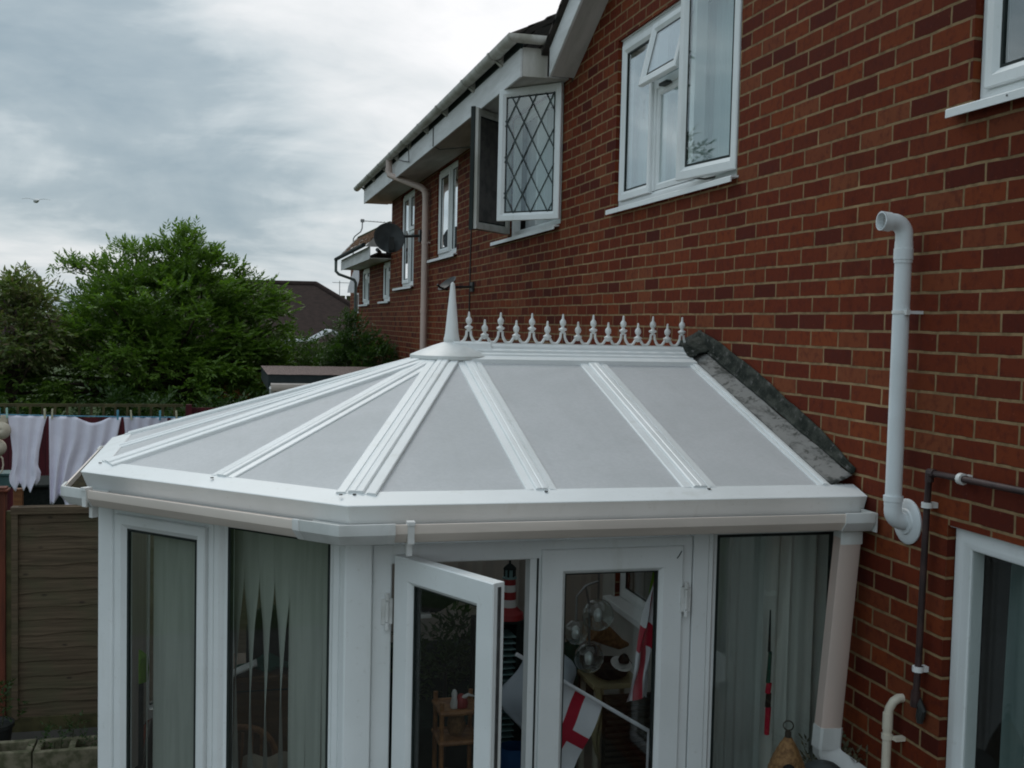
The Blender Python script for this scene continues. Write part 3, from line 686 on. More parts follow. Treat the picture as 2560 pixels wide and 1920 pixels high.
simple('screw_dark', (.045,.06,.06), (.03,.045,.045), 8, .5, .4)
ca = R(41); fd = Fr((XW-.02, 8.425), (-math.sin(ca), math.cos(ca)), (-math.cos(ca), -math.sin(ca)))
mb = MB(); sash(mb, fd, 0, .60, 3.69, 4.755, .068); mb.build('casement', ['upvc', 'gasket'], wn)
pane(fd, .055, .545, 3.745, 4.70, wn, d=0); leads(fd, wn, .062, .538, 3.752, 4.693)
ca = R(44); fe = Fr((XW-.012, 10.085), (-math.sin(ca), -math.cos(ca)), (math.cos(ca), -math.sin(ca)))
mb = MB(); sash(mb, fe, 0, .61, 3.69, 4.755, .068); mb.build('casement', ['upvc_dirty', 'gasket'], wn)
mb = MB(); mb.fbox(fe, -.002, .612, 3.688, 4.757, -.045, -.013); mb.fbox(fe, .605, .625, 3.68, 4.765, -.05, -.012); mb.build('casement_back', 'gasket', wn)
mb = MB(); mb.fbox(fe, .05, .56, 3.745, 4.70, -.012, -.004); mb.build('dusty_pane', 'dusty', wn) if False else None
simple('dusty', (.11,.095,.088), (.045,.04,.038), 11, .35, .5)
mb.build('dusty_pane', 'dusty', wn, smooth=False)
curtain('net_curtain', FW, 8.5, 10.1, 3.68, 4.74, 'net_white', 'white patterned net curtain behind the wide open leaded window', 'curtain', .02, 14, -.14)
# two further windows
wn = house_window(nb, F, 12.54, 13.78, 3.665, 4.74, [('mull', 13.03, 13.10), ('sash', 13.10, 13.728, 3.717, 4.688), ('fixed', 12.592, 13.03, 3.717, 4.688)])
sill(F, 12.5, 14.2, 3.648, wn, out=.075)
curtain('net_curtain', FW, 13.08, 13.76, 3.7, 4.45, 'net_white', 'white net curtain in the left light of the two-light window above the small dish', 'curtain', .012, 9, -.14, ztop=lambda a: 4.42-.38*abs(a-.5)*(1.2))
curtain('net_curtain', FW, 12.57, 13.02, 3.7, 4.5, 'net_white', 'white net curtain in the right light of the two-light window above the small dish', 'curtain', .012, 7, -.14, ztop=lambda a: 4.44-.5*a*.6)
wn = house_window(nb, F, 15.51, 16.65, 3.375, 4.74, [('mull', 16.0, 16.06), ('sash', 15.562, 16.0, 4.18, 4.688), ('fixed', 15.562, 16.0, 3.427, 4.13), ('sash', 16.06, 16.598, 3.427, 4.688), ('trans', 15.562, 16.0, 4.13, 4.18)])
sill(F, 15.47, 17.2, 3.36, wn, out=.075)
curtain('net_curtain', FW, 15.55, 16.62, 3.4, 4.0, 'net_white', 'white net curtain in the tall window partly hidden by the large dish', 'curtain', .012, 10, -.14)

# ================================================================== THIRD AND FOURTH HOUSE
h3 = thing('brick_house', 'lower brick house beyond the large dish with two white windows', 'house', (XW, 20, 0))
opens = [(17.76, 18.66, 3.18, 3.83), (20.38, 21.5, 3.16, 3.84)]
mb = MB(); wall_faces(mb, 17.681, 22.0, [(17.681, 3.86), (22.0, 3.86)], opens)
mb.add([(XW,22,-.1),(8,22,-.1),(8,22,3.9),(XW,22,3.9)], [(0,1,2,3)]); mb.build('wall', ['brick', 'room_wall'], h3, smooth=False)
mb = MB(); mb.box(2.25, XW+.02, 17.682, 22.1, 3.846, 3.856); mb.build('soffit', 'upvc_dirty', h3, smooth=False)
mb = MB(); mb.box(2.235, 2.249, 17.682, 22.12, 3.835, 4.04); mb.build('fascia', 'fascia_white', h3, bevel=.003)
mb = MB()
for k in range(5):
    for j in range(15):
        y = 17.69+j*.285; ht = .37+.05*(j/14); rz_ = lambda f: 4.05+ht*f
        mb.extrude([(2.17+.075*k, rz_(k/5)),(2.17+.075*(k+1)+.02, rz_((k+1)/5)),(2.17+.075*(k+1)+.02, rz_((k+1)/5)+.012),(2.17+.075*k, rz_(k/5)+.026)], (0, y, random.uniform(-.004,.006)), (1,0,0), (0,0,1), (0,.282,0))
rf = mb.build('roof', 'tile_brown', h3, smooth=False)
mb = MB(); mb.extrude([(2.16,4.03),(2.585,4.03),(2.585,4.44),(2.54,4.42)], (0,17.683,0), (1,0,0), (0,0,1), (0,.005,0)); mb.build('gable_end', 'soffit_grey', h3, smooth=False)
mb = MB(); mb.tube([(2.56,17.69,4.42),(2.56,21.95,4.48)], .03, 8); mb.build('ridge_tile', 'moss', rf)
mb = MB(); mb.add([(2.56,17.69,4.41),(2.56,21.95,4.47),(7,21.95,4.47),(7,17.69,4.41)], [(0,1,2,3)]); mb.build('roof_back', 'tile_brown', rf, smooth=False)
mb = MB(); mb.tube([(2.14,17.69,4.055),(2.14,22.2,4.055)], .036, 10); mb.build('gutter', 'felt_dark', h3)
mb = MB(); mb.tube([(2.14,22.15,4.03),(2.14,22.15,3.82),(2.20,22.15,3.76),(2.5,22.12,3.66),(2.53,22.1,3.6),(2.53,22.1,.3)], .030, 10); mb.build('downpipe', 'pipe_dull', h3)
mb = MB(); mb.extrude([(2.16,4.03),(2.55,4.44),(2.55,4.50),(2.16,4.09)], (0,21.97,0), (1,0,0), (0,0,1), (0,.04,0)); mb.build('bargeboard', 'fascia_white', h3)
for a, b, c, d in opens:
    m_ = a+(b-a)*.48
    wn = house_window(h3, F, a+.01, b-.01, c+.01, d, [('mull', m_-.03, m_+.03), ('sash', m_+.03, b-.062, c+.062, d-.052), ('sash', a+.062, m_-.03, d-.21, d-.052), ('fixed', a+.062, m_-.03, c+.062, d-.27), ('trans', a+.062, m_-.03, d-.27, d-.21)])
    sill(F, a-.03, b+.28, c, wn, out=.07)
    curtain('net_curtain', FW, a+.03, b-.03, c+.02, d-.2, 'net_white', 'white net curtain in the %s window of the lower brick house' % ('nearer' if a < 19 else 'farther'), 'curtain', .01, 8, -.13)
aer = thing('tv_aerial', 'thin grey television aerial with bent mast on the lower brick house', 'aerial', (2.47, 22.1, 4.2))
mb = MB(); mb.tube([(2.47,22.1,4.1),(2.47,22.1,4.47),(2.50,22.1,4.52),(2.61,22.1,4.61),(2.64,22.1,4.68),(2.645,22.1,4.85)], .012, 6); mb.build('mast', 'steel_grey', aer)
mb = MB(); mb.tube([(2.60,22.1,4.832),(3.2,22.1,4.81)], .008, 5); mb.box(2.61,2.68,22.07,22.13,4.80,4.86)
for k in range(7): mb.tube([(2.72+k*.07,21.98,4.825),(2.72+k*.07,22.22,4.825)], .004, 4)
mb.build('aerial_boom', 'steel_grey', aer)
h4 = thing('brick_house', 'farthest brick house end with white gable board seen past the lower house', 'house', (2.6, 25, 0))
mb = MB(); mb.box(2.80, 6, 24.5, 25.5, -.1, 4.0); mb.build('wall', 'brick', h4, smooth=False)
mb = MB(); mb.extrude([(2.62,3.46),(2.80,3.46),(2.95,4.05),(2.80,4.08),(2.64,3.60)], (0,24.44,0), (1,0,0), (0,0,1), (0,.05,0)); mb.build('bargeboard', 'far_white', h4)
mb = MB(); mb.extrude([(2.81,4.0),(6,4.02),(6,4.10),(2.81,4.08)], (0,24.4,0), (1,0,0), (0,0,1), (0,1.1,0)); mb.build('roof', 'tile_far', h4, smooth=False)
fh = Fr((2.80, 24.5), (1,0), (0,-1))
mb = MB(); mb.fbox(fh, .005, .075, 3.02, 3.46, 0, .03); mb.fbox(fh, .03, .06, 3.06, 3.42, .03, .035, 1); mb.build('window', ['far_white', 'room_wall'], h4)

# ---- satellite dishes
d1 = thing('satellite_dish', 'large dark grey satellite dish on a bracket beside the downpipe', 'satellite dish', (2.15, 14.9, 3.97))
dc = Vector((2.145, 14.9, 3.97)); dn = Vector((-.35, -.62, .30)).normalized(); dn = Vector((.06, -.95, .26)).normalized()
mb = MB(); mb.lathe(dc, [(.0,-.045),(.06,-.042),(.12,-.03),(.17,-.012),(.207,.006),(.212,.012),(.206,.012),(.17,-.004),(.12,-.022),(.0,-.036)], 40, axis=dn, caps=False)
bk = mb.build('reflector', 'dish_grey', d1)
mb = MB(); mb.tube([(2.56,14.93,4.02),(2.30,14.97,4.0),(2.18,14.98,3.96)], .019, 8); mb.box(2.555, XW, 14.86, 15.0, 3.94, 4.1); mb.build('wall_bracket', 'black_plastic', d1)
mb = MB(); mb.tube([(2.16,14.84,3.76),(2.06,14.70,3.72),(1.97,14.60,3.765)], .013, 8); mb.tube([(1.985,14.62,3.755),(1.94,14.56,3.79)], .026, 10); mb.box(2.13,2.20,14.80,14.86,3.80,3.98); mb.build('feed_arm', 'black_plastic', d1)
d2 = thing('satellite_dish', 'small black satellite dish seen edge-on behind the tall white roof spike', 'satellite dish', (2.3, 11.6, 3.25))
mb = MB(); dn2 = Vector((-.62,-.20,.75)).normalized()
mb.lathe((2.30,11.6,3.262), [(.0,-.03),(.06,-.025),(.10,-.008),(.118,.01),(.112,.012),(.06,-.015),(0,-.022)], 24, axis=dn2, caps=False); mb.build('reflector', 'black_plastic', d2)
mb = MB(); mb.tube([(2.33,11.6,3.23),(2.57,11.6,3.24)], .014, 6); mb.box(2.56,XW,11.54,11.66,3.19,3.29); mb.tube([(2.30,11.58,3.20),(2.20,11.5,3.22),(2.17,11.48,3.25)], .012, 6); mb.build('wall_bracket', 'black_plastic', d2)

# ---- pipes on the near wall
vp = thing('vent_pipe', 'fat pale grey plastic vent pipe on the brick wall with open bent top', 'pipe', (2.506, 3.73, 2.1))
X0, Y0 = 2.512, 3.733; VR = .0315
mb = MB(); mb.tube([(X0,Y0,2.16),(X0,Y0,3.21)], VR, 24); mb.build('pipe', 'pipe_grey', vp)
mb = MB(); mb.tube([(X0,Y0,3.118),(X0,Y0,3.130),(X0,Y0,3.131),(X0,Y0,3.172),(X0,Y0,3.173),(X0,Y0,3.20)], [.0345,.0345,.0365,.0365,.0345,.0335], 24)
bend = [Vector((X0,Y0,3.19))]+arc((X0-.050,Y0,3.222), .050, 0, math.pi/2, 10)[1:]+[Vector((X0-.080,Y0,3.272))]
mb.tube(bend, .0325, 24, caps=False)
mb.tube([(X0-.066,Y0,3.271),(X0-.102,Y0,3.274)], .0365, 24, caps=False); mb.tube([(X0-.102,Y0,3.274),(X0-.1025,Y0,3.274)], [.0365,.0305], 24, caps=False); mb.tube([(X0-.102,Y0,3.274),(X0-.05,Y0,3.269)], .0305, 24, caps=False)
mb.build('top_elbow', 'pipe_grey', vp)
mb = MB(); mb.lathe((X0-.068,Y0,3.270), [(0,0),(.030,0),(.030,.003),(0,.003)], 20, axis=(-1,0,0)); mb.build('vent_grille', 'soffit_grey', vp)
mb = MB(); mb.tube([(X0,Y0,2.185),(X0,Y0,2.20),(X0,Y0,2.201),(X0,Y0,2.222)], [.0345,.0345,.0375,.0375], 24)
mb.tube([Vector((X0,Y0,2.20))]+[Vector((X0+.050-.050*math.cos(a), Y0, 2.165-.045*math.sin(a))) for a in [math.pi/2*i/8 for i in range(9)]]+[Vector((XW,Y0,2.118))], .0335, 24); mb.build('bottom_elbow', 'pipe_grey', vp)
mb = MB(); mb.lathe((XW,Y0,2.12), [(0,0),(.088,0),(.089,.006),(.080,.013),(.052,.015),(.048,.022),(.03,.023)], 32, axis=(-1,0,0)); mb.build('wall_flange', 'pipe_grey', vp)
mb = MB(); mb.tube([(X0,Y0,2.924),(X0,Y0,2.936)], .0345, 24); mb.box(X0+.01,XW,Y0-.040,Y0-.032,2.924,2.936); mb.box(X0-.008,X0+.008,Y0-.047,Y0-.031,2.92,2.94); mb.build('pipe_clip', 'clip_white', vp)

gs = thing('gas_pipe', 'thin dark brown gas pipe turning a corner on the brick wall with white clips', 'pipe', (2.55, 3.53, 1.5))
mb = MB(); mb.tube([(2.545,3.585,1.50),(2.545,3.578,1.62),(2.545,3.568,2.2),(2.545,3.563,2.315),(2.545,3.545,2.335),(2.545,3.35,2.338),(2.545,2.5,2.345)], .0125, 12); mb.tube([(2.545,3.59,1.44),(2.545,3.586,1.50)], .017, 10); mb.build('pipe', 'gas_pipe', gs)
mb = MB(); mb.tube([(2.545,3.56,2.30),(2.545,3.56,2.34)], .016, 10); mb.tube([(2.545,3.565,2.335),(2.545,3.53,2.335)], .016, 10); mb.build('elbow_joint', 'gas_pipe', gs)
for q in (((2.545,3.567,2.212),(0,0,1)), ((2.545,3.376,2.337),(0,1,0)), ((2.545,3.58,1.587),(0,0,1)), ((2.545,2.75,2.342),(0,1,0))):
    mb = MB(); c = Vector(q[0]); a = Vector(q[1]); mb.tube([c-a*.010, c+a*.010], .021, 12); mb.obox(c+Vector((.02,0,0)), ((1,0,0), a, a.cross(Vector((1,0,0)))), (.018,.010,.014)); mb.build('pipe_clip', 'clip_white', gs)
mb = MB(); mb.tube([(2.555,3.59,1.47),(2.56,3.56,1.43),(2.56,3.57,1.40)], .014, 8); mb.lathe((2.56,3.575,1.42), [(0,-.04),(.012,-.04),(.016,-.015),(.013,.02),(0,.02)], 10); mb.build('valve', 'black_plastic', gs)

op = thing('overflow_pipe', 'slim cream overflow pipe with hooked top low on the brick wall', 'pipe', (2.53, 3.74, 1.0))
mb = MB(); mb.tube([(2.53,3.735,.05),(2.53,3.735,1.36)]+arc((2.53,3.695,1.39), .040, math.pi, math.pi/2, 6, ax=(0,1,0))[::1][:0]+[(2.535,3.733,1.385),(2.548,3.728,1.412),(2.566,3.722,1.425),(XW+.01,3.72,1.425)], .0175, 14); mb.tube([(2.53,3.735,1.30),(2.53,3.735,1.365)], .020, 14); mb.build('pipe', 'cream_pipe', op)
mb = MB(); mb.tube([(2.53,3.735,1.262),(2.53,3.735,1.282)], .022, 14); mb.box(2.54, XW, 3.69, 3.715, 1.264, 1.28); mb.build('pipe_clip', 'cream_pipe', op)

# ================================================================== CONSERVATORY
cons = thing('conservatory', 'white conservatory with faceted grey panelled roof, spiked ridge and one open door', 'conservatory', (1.2, 5.9, 0))
YC = 5.72                                      # line of the ridge
EAVE = [(XW-.012, 4.0), (.44, 4.0), (-.59, 5.03), (-.59, 2*YC-5.03), (.44, 2*YC-4), (XW-.012, 2*YC-4)]
# plan offsets below are measured to the outside of this eaves line (walking it clockwise keeps the outside on the left)
def sweep_out(mb, line, prof, mi=0): return mb.sweep(line[::-1], prof, mi)
mb = MB(); sweep_out(mb, EAVE, [(0,2.175),(-.003,2.178),(-.108,2.211),(-.112,2.208),(-.112,2.10),(-.17,2.05),(-.16,2.042),(-.06,2.042),(-.035,2.088),(-.004,2.170)])
eb = mb.build('eaves_beam', 'upvc', cons, angle=20)
mb = MB()
for x, y in ((.425,4.085),(.475,4.087),(-.04,4.575),(1.215,4.082),(1.90,4.082),(-.515,5.08)):
    mb.lathe((x,y,2.2045), [(0,0),(.007,0),(.007,.004),(0,.004)], 8)
mb.build('screw', 'screw_grey', eb)
# gutter
gprof = [(.080,2.120),(.089,2.120),(.090,2.116),(.088,2.086),(.084,2.080),(.062,2.052),(.056,2.049),(-.012,2.050),(-.018,2.056),(-.018,2.10),(-.012,2.10),(-.012,2.058),(.054,2.058),(.078,2.084),(.082,2.114)]
GL = [(2.555, 4.0), (.44, 4.0), (-.565, 5.005), (-.565, 2*YC-5.005), (.44, 2*YC-4), (2.50, 2*YC-4)]
mb = MB(); sweep_out(mb, GL, gprof); gt = mb.build('gutter', 'gutter_aged', cons, angle=25)
def fatter(p, k=.005):
    return [(.085,2.124),(.095,2.124),(.096,2.118),(.094,2.084),(.089,2.077),(.066,2.047),(.058,2.0435),(-.014,2.0435),(-.022,2.052),(-.022,2.104),(-.014,2.104),(-.014,2.06),(.054,2.06),(.076,2.086),(.080,2.112)]
FP = fatter(gprof); s2 = math.sqrt(.5)
for ln in ([(.60,4.0),(.44,4.0),(.44-.17*s2,4.0+.17*s2)], [(-.565+.12*s2,5.005-.12*s2),(-.565,5.005),(-.565,5.10)], [(-.565,2*YC-5.10),(-.565,2*YC-5.005),(-.565+.12*s2,2*YC-5.005+.12*s2)], [(2.55,4.0),(2.42,4.0)]):
    mb = MB(); sweep_out(mb, ln, FP); mb.build('gutter_union', 'upvc_dull', gt, angle=25)
for ln in ([(.603,4.0),(.575,4.0)], [(.44-.145*s2,4.0+.145*s2),(.44-.175*s2,4.0+.175*s2)]):
    mb = MB(); sweep_out(mb, ln, [(a*1.03, b+.001) for a, b in FP]); mb.build('union_clip', 'clip_white', gt, angle=25)
mb = MB(); sweep_out(mb, [(-.40,4.84),(-.565,5.005),(-.565,2*YC-5.005)], [(-.010,2.066),(.055,2.066),(.076,2.098),(.03,2.092),(-.010,2.100)]); mb.build('leaf_litter', 'litter', gt)
mb = MB(); mb.box(2.555, 2.561, 3.906, 4.02, 2.044, 2.122); mb.build('gutter_end', 'upvc_dull', gt)
for (x, y, ux, uy, nx, ny) in ((.66,4.0,1,0,0,-1), (-.49,4.93,s2,-s2,-s2,-s2), (3.45,4.0,1,0,0,-1))[:2]:
    mb = MB(); F_ = Fr((x,y),(ux,uy),(nx,ny)); mb.fbox(F_, -.014, .014, 2.118, 2.131, .062, .100); mb.fbox(F_, -.012, .012, 2.05, 2.12, .086, .0945); mb.fbox(F_, -.010, .010, 2.0, 2.05, .03, .06); mb.build('gutter_clip', 'clip_white', gt)
# downpipe with shoe, slightly out of plumb
def sqtube(mb, pts, w, d, mi=0):
    rings = []
    for i, p in enumerate(pts):
        p = Vector(p); t = (Vector(pts[min(i+1, len(pts)-1)])-Vector(pts[max(i-1, 0)])).normalized()
        U = Vector((0,1,0)); U = (U-t*U.dot(t)).normalized(); V = t.cross(U)
        rings.append([p+V*a*w+U*b*d for a, b in ((-1,-.8),(-.8,-1),(.8,-1),(1,-.8),(1,.8),(.8,1),(-.8,1),(-1,.8))])
    vs = [q for r in rings for q in r]; fs = [tuple(range(8)), tuple(range(len(vs)-8, len(vs)))]
    for i in range(len(pts)-1):
        for k in range(8): a, b = i*8+k, i*8+(k+1) % 8; fs.append((a, b, b+8, a+8))
    mb.add(vs, fs, mi)
DX = 2.488
mb = MB(); sqtube(mb, [(DX,4.00,2.045),(DX-.060,4.00,1.20)], .0475, .0325); dpp = mb.build('downpipe', 'pipe_pink', cons)
mb = MB(); sqtube(mb, [(DX,4.00,2.052),(DX,4.00,1.985)], .050, .035); mb.build('outlet', 'upvc_dull', dpp)
mb = MB(); sqtube(mb, [(DX-.058,4.00,1.225),(DX-.064,4.00,1.135)], .051, .036); mb.build('shoe_socket', 'upvc_dull', dpp)
mb = MB(); sqtube(mb, [(DX-.064,4.00,1.165),(DX-.064,4.00,1.125),(DX-.035,3.985,1.085),(DX+.055,3.93,1.025)], .0485, .0335); mb.build('downpipe_shoe', 'upvc_dull', dpp)

cons_ref[0] = cons
# --- roof -------------------------------------------------------------
AP = Vector((1.163, YC, 2.710)); K = .3137; OFF = .11
def inner(line, d):
    """eaves line moved inwards by d"""
    pts = [Vector(p) for p in line]; out = []
    for i, p in enumerate(pts):
        ds = []
        if i > 0: ds.append((p-pts[i-1]).normalized())
        if i < len(pts)-1: ds.append((pts[i+1]-p).normalized())
        ns = [Vector((d_.y, -d_.x)) for d_ in ds]
        if len(ns) == 1: out.append(p+ns[0]*d)
        else:
            mv = (ns[0]+ns[1]).normalized(); out.append(p+mv/mv.dot(ns[0])*d)
    return out
IN = inner(EAVE, OFF)
if (IN[1]-AP.to_2d()).length > (Vector(EAVE[1])-AP.to_2d()).length: IN = inner(EAVE, -OFF)
ZE = 2.205; YE = 4.0+OFF
E3 = [Vector((p.x, p.y, ZE)) for p in IN]
def panel(pts):
    n = len(pts); mb = MB(); dn = Vector((0,0,-.028))
    vs = list(pts)+[p+dn for p in pts]
    mb.add(vs, [tuple(range(n)), tuple(range(2*n-1, n-1, -1))]+[(i, i+n, (i+1) % n+n, (i+1) % n) for i in range(n)])
    mb.m[-n-1:] = [1]*(n+1)
    return mb.build('roof_panel', ['polycarbonate', 'glass_clear'], cons, smooth=False)
def onl(a, b, t): return a.lerp(b, t)
B1b, B1t = Vector((1.205, YE, ZE)), Vector((1.217, YC, AP.z)); B2b, B2t = Vector((1.871, YE, ZE)), Vector((1.885, YC, AP.z)); B3b, B3t = Vector((2.435, YE, ZE)), Vector((2.462, YC, AP.z))
mir = lambda v: Vector((v.x, 2*YC-v.y, v.z))
fac = [E3[1], E3[2], E3[3], E3[4]]
mids = [onl(fac[i], fac[i+1], .5) for i in range(3)]
panel([E3[1], B1b, AP]); panel([B1b, B2b, B2t, AP]); panel([B2b, B3b, B3t, B2t])
for i in range(3): panel([fac[i], AP, mids[i]]); panel([mids[i], AP, fac[i+1]])
panel([mir(E3[1]), AP, mir(B1b)]); panel([mir(B1b), AP, mir(B2t), mir(B2b)]); panel([mir(B2b), mir(B2t), mir(B3t), mir(B3b)])
BAR = [(-.078,-.012),(-.078,.004),(-.074,.007),(-.042,.009),(-.039,.004),(-.033,.004),(-.030,.012),(-.025,.015),(-.005,.0155),(0,.013),(.005,.0155),(.025,.015),(.030,.012),(.033,.004),(.039,.004),(.042,.009),(.074,.007),(.078,.004),(.078,-.012)]
def bar(b, t, r_in=.0, k=1., prof=BAR):
    t = Vector(t); b = Vector(b); L = (t-b); L2 = L*((L.length-r_in)/L.length); A = L.cross(Vector((0,0,1))).normalized(); N_ = A.cross(L).normalized()
    b2 = b-L.normalized()*.006; L2 = L2+L.normalized()*.006
    mb = MB(); mb.extrude([(a*k, c) for a, c in prof], b2, A, N_, L2); return mb.build('glazing_bar', 'upvc', cons, angle=12)
for i in range(4): bar(fac[i], AP, .10, 1.0)
for mpt in mids: bar(mpt, AP, .10, .82)
for f_ in (lambda v: v, mir):
    bar(f_(B1b), f_(B1t), .08, .80); bar(f_(B2b), f_(B2t), .10, .95); bar(f_(B3b), f_(B3t), .10, .36)
# ridge in stepped layers, cresting, hub and spike
rp = [(-.208,2.638),(-.208,2.668),(-.150,2.684),(-.146,2.692),(-.104,2.700),(-.101,2.711),(-.066,2.720),(-.063,2.733),(-.052,2.744)]
mb = MB(); mb.extrude([(a, z) for a, z in rp]+[(-a, z) for a, z in rp[::-1]], (AP.x+.02,YC,0), (0,1,0), (0,0,1), (1.29,0,0)); mb.build('ridge', 'upvc', cons, angle=12)
mb = MB(); mb.extrude([(-.10,2.70),(-.075,2.724),(-.07,2.742),(-.058,2.751),(.058,2.751),(.07,2.742),(.075,2.724),(.10,2.70)], (AP.x,YC,.003), (0,1,0), (0,0,1), (.20,0,0)); mb.build('ridge_cover', 'upvc', cons, bevel=.004)
mb = MB(); mb.lathe((AP.x,YC,0), [(0,2.752),(.045,2.748),(.10,2.730),(.16,2.706),(.212,2.684),(.218,2.680),(.2185,2.663),(.208,2.657),(0,2.657)], 48); hb = mb.build('roof_hub', 'upvc_dull', cons, angle=15)
mb = MB(); mb.lathe((AP.x,YC,0), [(r_*.97, 2.85-(2.85-z_)*.97) for r_, z_ in [(.0,2.70),(.036,2.70),(.036,2.737),(.040,2.742),(.0435,2.752),(.0435,2.766),(.040,2.775),(.0385,2.786),(.037,2.79),(.013,3.05),(.010,3.063),(.004,3.070),(0,3.071)]], 28); mb.build('spike', 'upvc_dull', cons)
def crest(h):
    mb = MB(); z0 = 2.744
    for s_ in (-1, 1):
        e = .058 if h else .034
        pts = [(s_*.0436, 0, z0+.008), (s_*.034, 0, z0+.008), (s_*.025, 0, z0+.016), (s_*.017, 0, z0+.030), (s_*.012, 0, z0+max(.036, e*.75)), (s_*.0105, 0, z0+e+.010)]
        mb.tube(pts, [.0065,.0075,.008,.0075,.007,.007], 8)
    b = z0+(.078 if h else .039)
    mb.lathe((0,0,0), [(0,b-.016),(.010,b-.014),(.0115,b-.004),(.020,b+.001),(.0225,b+.006),(.0215,b+.010),(.013,b+.014),(.009,b+.018),(.008,b+.024),(.014,b+.03),(.0175,b+.042),(.0155,b+.052),(.009,b+.06),(.0065,b+.064),(.0055,b+.080),(.004,b+.088),(0,b+.090)], 16)
    return mb
protos = [None, None]
for i in range(15):
    tall = i % 2 == 0; x = 1.254+.0867*i
    if protos[tall] is None: o = protos[tall] = crest(tall).build('crest_spike', 'upvc_dull', cons, local=True)
    else: o = protos[tall].copy(); COL.objects.link(o); o.parent = cons
    o.location = (x-1.2, YC-5.9, 0)
mb = MB(); mb.box(AP.x+.06, 2.49, YC-.006, YC+.006, 2.740, 2.749); mb.build('crest_rail', 'upvc_dull', cons)
# lead flashing against the wall
def flash(name, mat, prof, sgn, n=60):
    mb = MB()
    def fn(a, b):
        y = 4.105+(YC+.02-4.105)*a; zr = ZE+(y-YE)*K; k = b*(len(prof)-1); i = min(int(k), len(prof)-2); f = k-i
        x = prof[i][0]+(prof[i+1][0]-prof[i][0])*f+.027*(1-b)*a*(name == 'flashing_apron'); z = prof[i][1]+(prof[i+1][1]-prof[i][1])*f
        if name == 'flashing_upstand': z = .050+(z-.050)*float(np.interp(y, [4.1, 4.4, 5.0, 5.5, YC]  , [.25, .70, 1.0, 1.0, .75]))
        nz = (math.sin(y*23+b*9)+math.sin(y*9.3+b*5)+.5*math.sin(y*47+b*4))*.0015
        return (x-abs(nz), y if sgn > 0 else 2*YC-y, zr+z+nz)
    mb.grid(fn, n, 8); return mb.build(name, mat, cons, solid=.004)
for sg in (1, -1):
    flash('flashing_apron', 'lead', [(2.466,.006),(2.480,.010),(2.500,.022),(2.535,.034),(2.556,.046),(2.562,.044)], sg)
    flash('flashing_upstand', 'lead_dark', [(2.558,.050),(2.566,.064),(2.567,.068),(2.572,.095),(2.577,.150)], sg)
mb = MB()
def fn(a, b):
    y = YC-.15+.30*a; x = 2.455+.123*b; z = 2.712+.045*math.exp(-((y-YC)/.075)**2)+.045*b-.29*max(0, abs(y-YC)-.075)+.004*math.sin(y*50+b*12)
    return (x, y, z)
mb.grid(fn, 26, 8); mb.build('flashing_saddle', 'lead_dark', cons, solid=.006)

# --- walls: posts, frames, panes --------------------------------------
FN = Fr((0, 4.15), (1,0), (0,-1))                       # near side
FA = Fr((-.5, 5.15), (1,-1), (-1,-1))                   # near facet, u = 0 .. 1.414
YF = 2*YC-4.15
FF = Fr((-.5, 2*YC-5.15), (0,-1), (-1,0))               # garden front, u = 0 .. 1.14
FC = Fr((.5, YF), (-1,-1), (-1,1))                      # far facet
FS = Fr((2.58, YF), (-1,0), (0,1))                    # far side, u = 0 .. 2.08
ZT = 2.03; ZB = .02
mb = MB(); mb.prism([(2.57,4.20),(.52,4.20),(-.45,5.17),(-.45,2*YC-5.17),(.52,2*YC-4.2),(2.57,2*YC-4.2)], .021, .06); mb.build('floor', 'floor_tile', cons, smooth=False)
def post(poly):
    mb = MB(); mb.prism(poly, ZB, 2.045); return mb.build('corner_post', 'upvc', cons, bevel=.006)
post([(.437,4.198),(.452,4.150),(.495,4.128),(.552,4.124),(.552,4.225),(.50,4.26),(.455,4.25)])
post([(-.524,5.186),(-.530,5.150),(-.518,5.132),(-.466,5.102),(-.40,5.17),(-.44,5.23),(-.50,5.24)])
for pl in ([(-.524,5.186),(-.530,5.150),(-.518,5.132),(-.466,5.102),(-.40,5.17),(-.44,5.23),(-.50,5.24)], [(.437,4.198),(.452,4.150),(.495,4.128),(.552,4.124),(.552,4.225),(.50,4.26),(.455,4.25)]): post([(x, 2*YC-y) for x, y in pl])
def light(F, u0, u1, v0, v1, opener=False, fr_w=.05, depth=1.):
    mb = MB(); mb.ring(F, u0, u1, v0, v1, [(a*fr_w/.052, d) for a, d in FRAME]); f = mb.build('window_frame', 'upvc', cons)
    s = MB(); i = fr_w-.012
    if opener: sash(s, F, u0+i, u1-i, v0+i, v1-i, .064); g = i+.05
    else:
        s.ring(F, u0+fr_w-.002, u1-fr_w+.002, v0+fr_w-.002, v1-fr_w+.002, [(0,-.04),(0,-.014),(.016,-.020),(.016,-.04)]); s.ring(F, u0+fr_w-.002, u1-fr_w+.002, v0+fr_w-.002, v1-fr_w+.002, [(.0155,-.04),(.0155,-.0185),(.028,-.020),(.028,-.04)], 1); g = fr_w+.012  # black ring: gasket plus painted reveal shadow beside the pane
    s.build('sash' if opener else 'glazing_bead', ['upvc', 'gasket'], f)
    pane(F, u0+g, u1-g, v0+g, v1-g, f, d=-.02 if not opener else -.004)
    return f
# near facet: opener on the left, fixed light on the right
light(FA, .048, .660, .62, 2.015, True, .045); light(FA, .662, 1.325, .62, 2.058, False, .048)
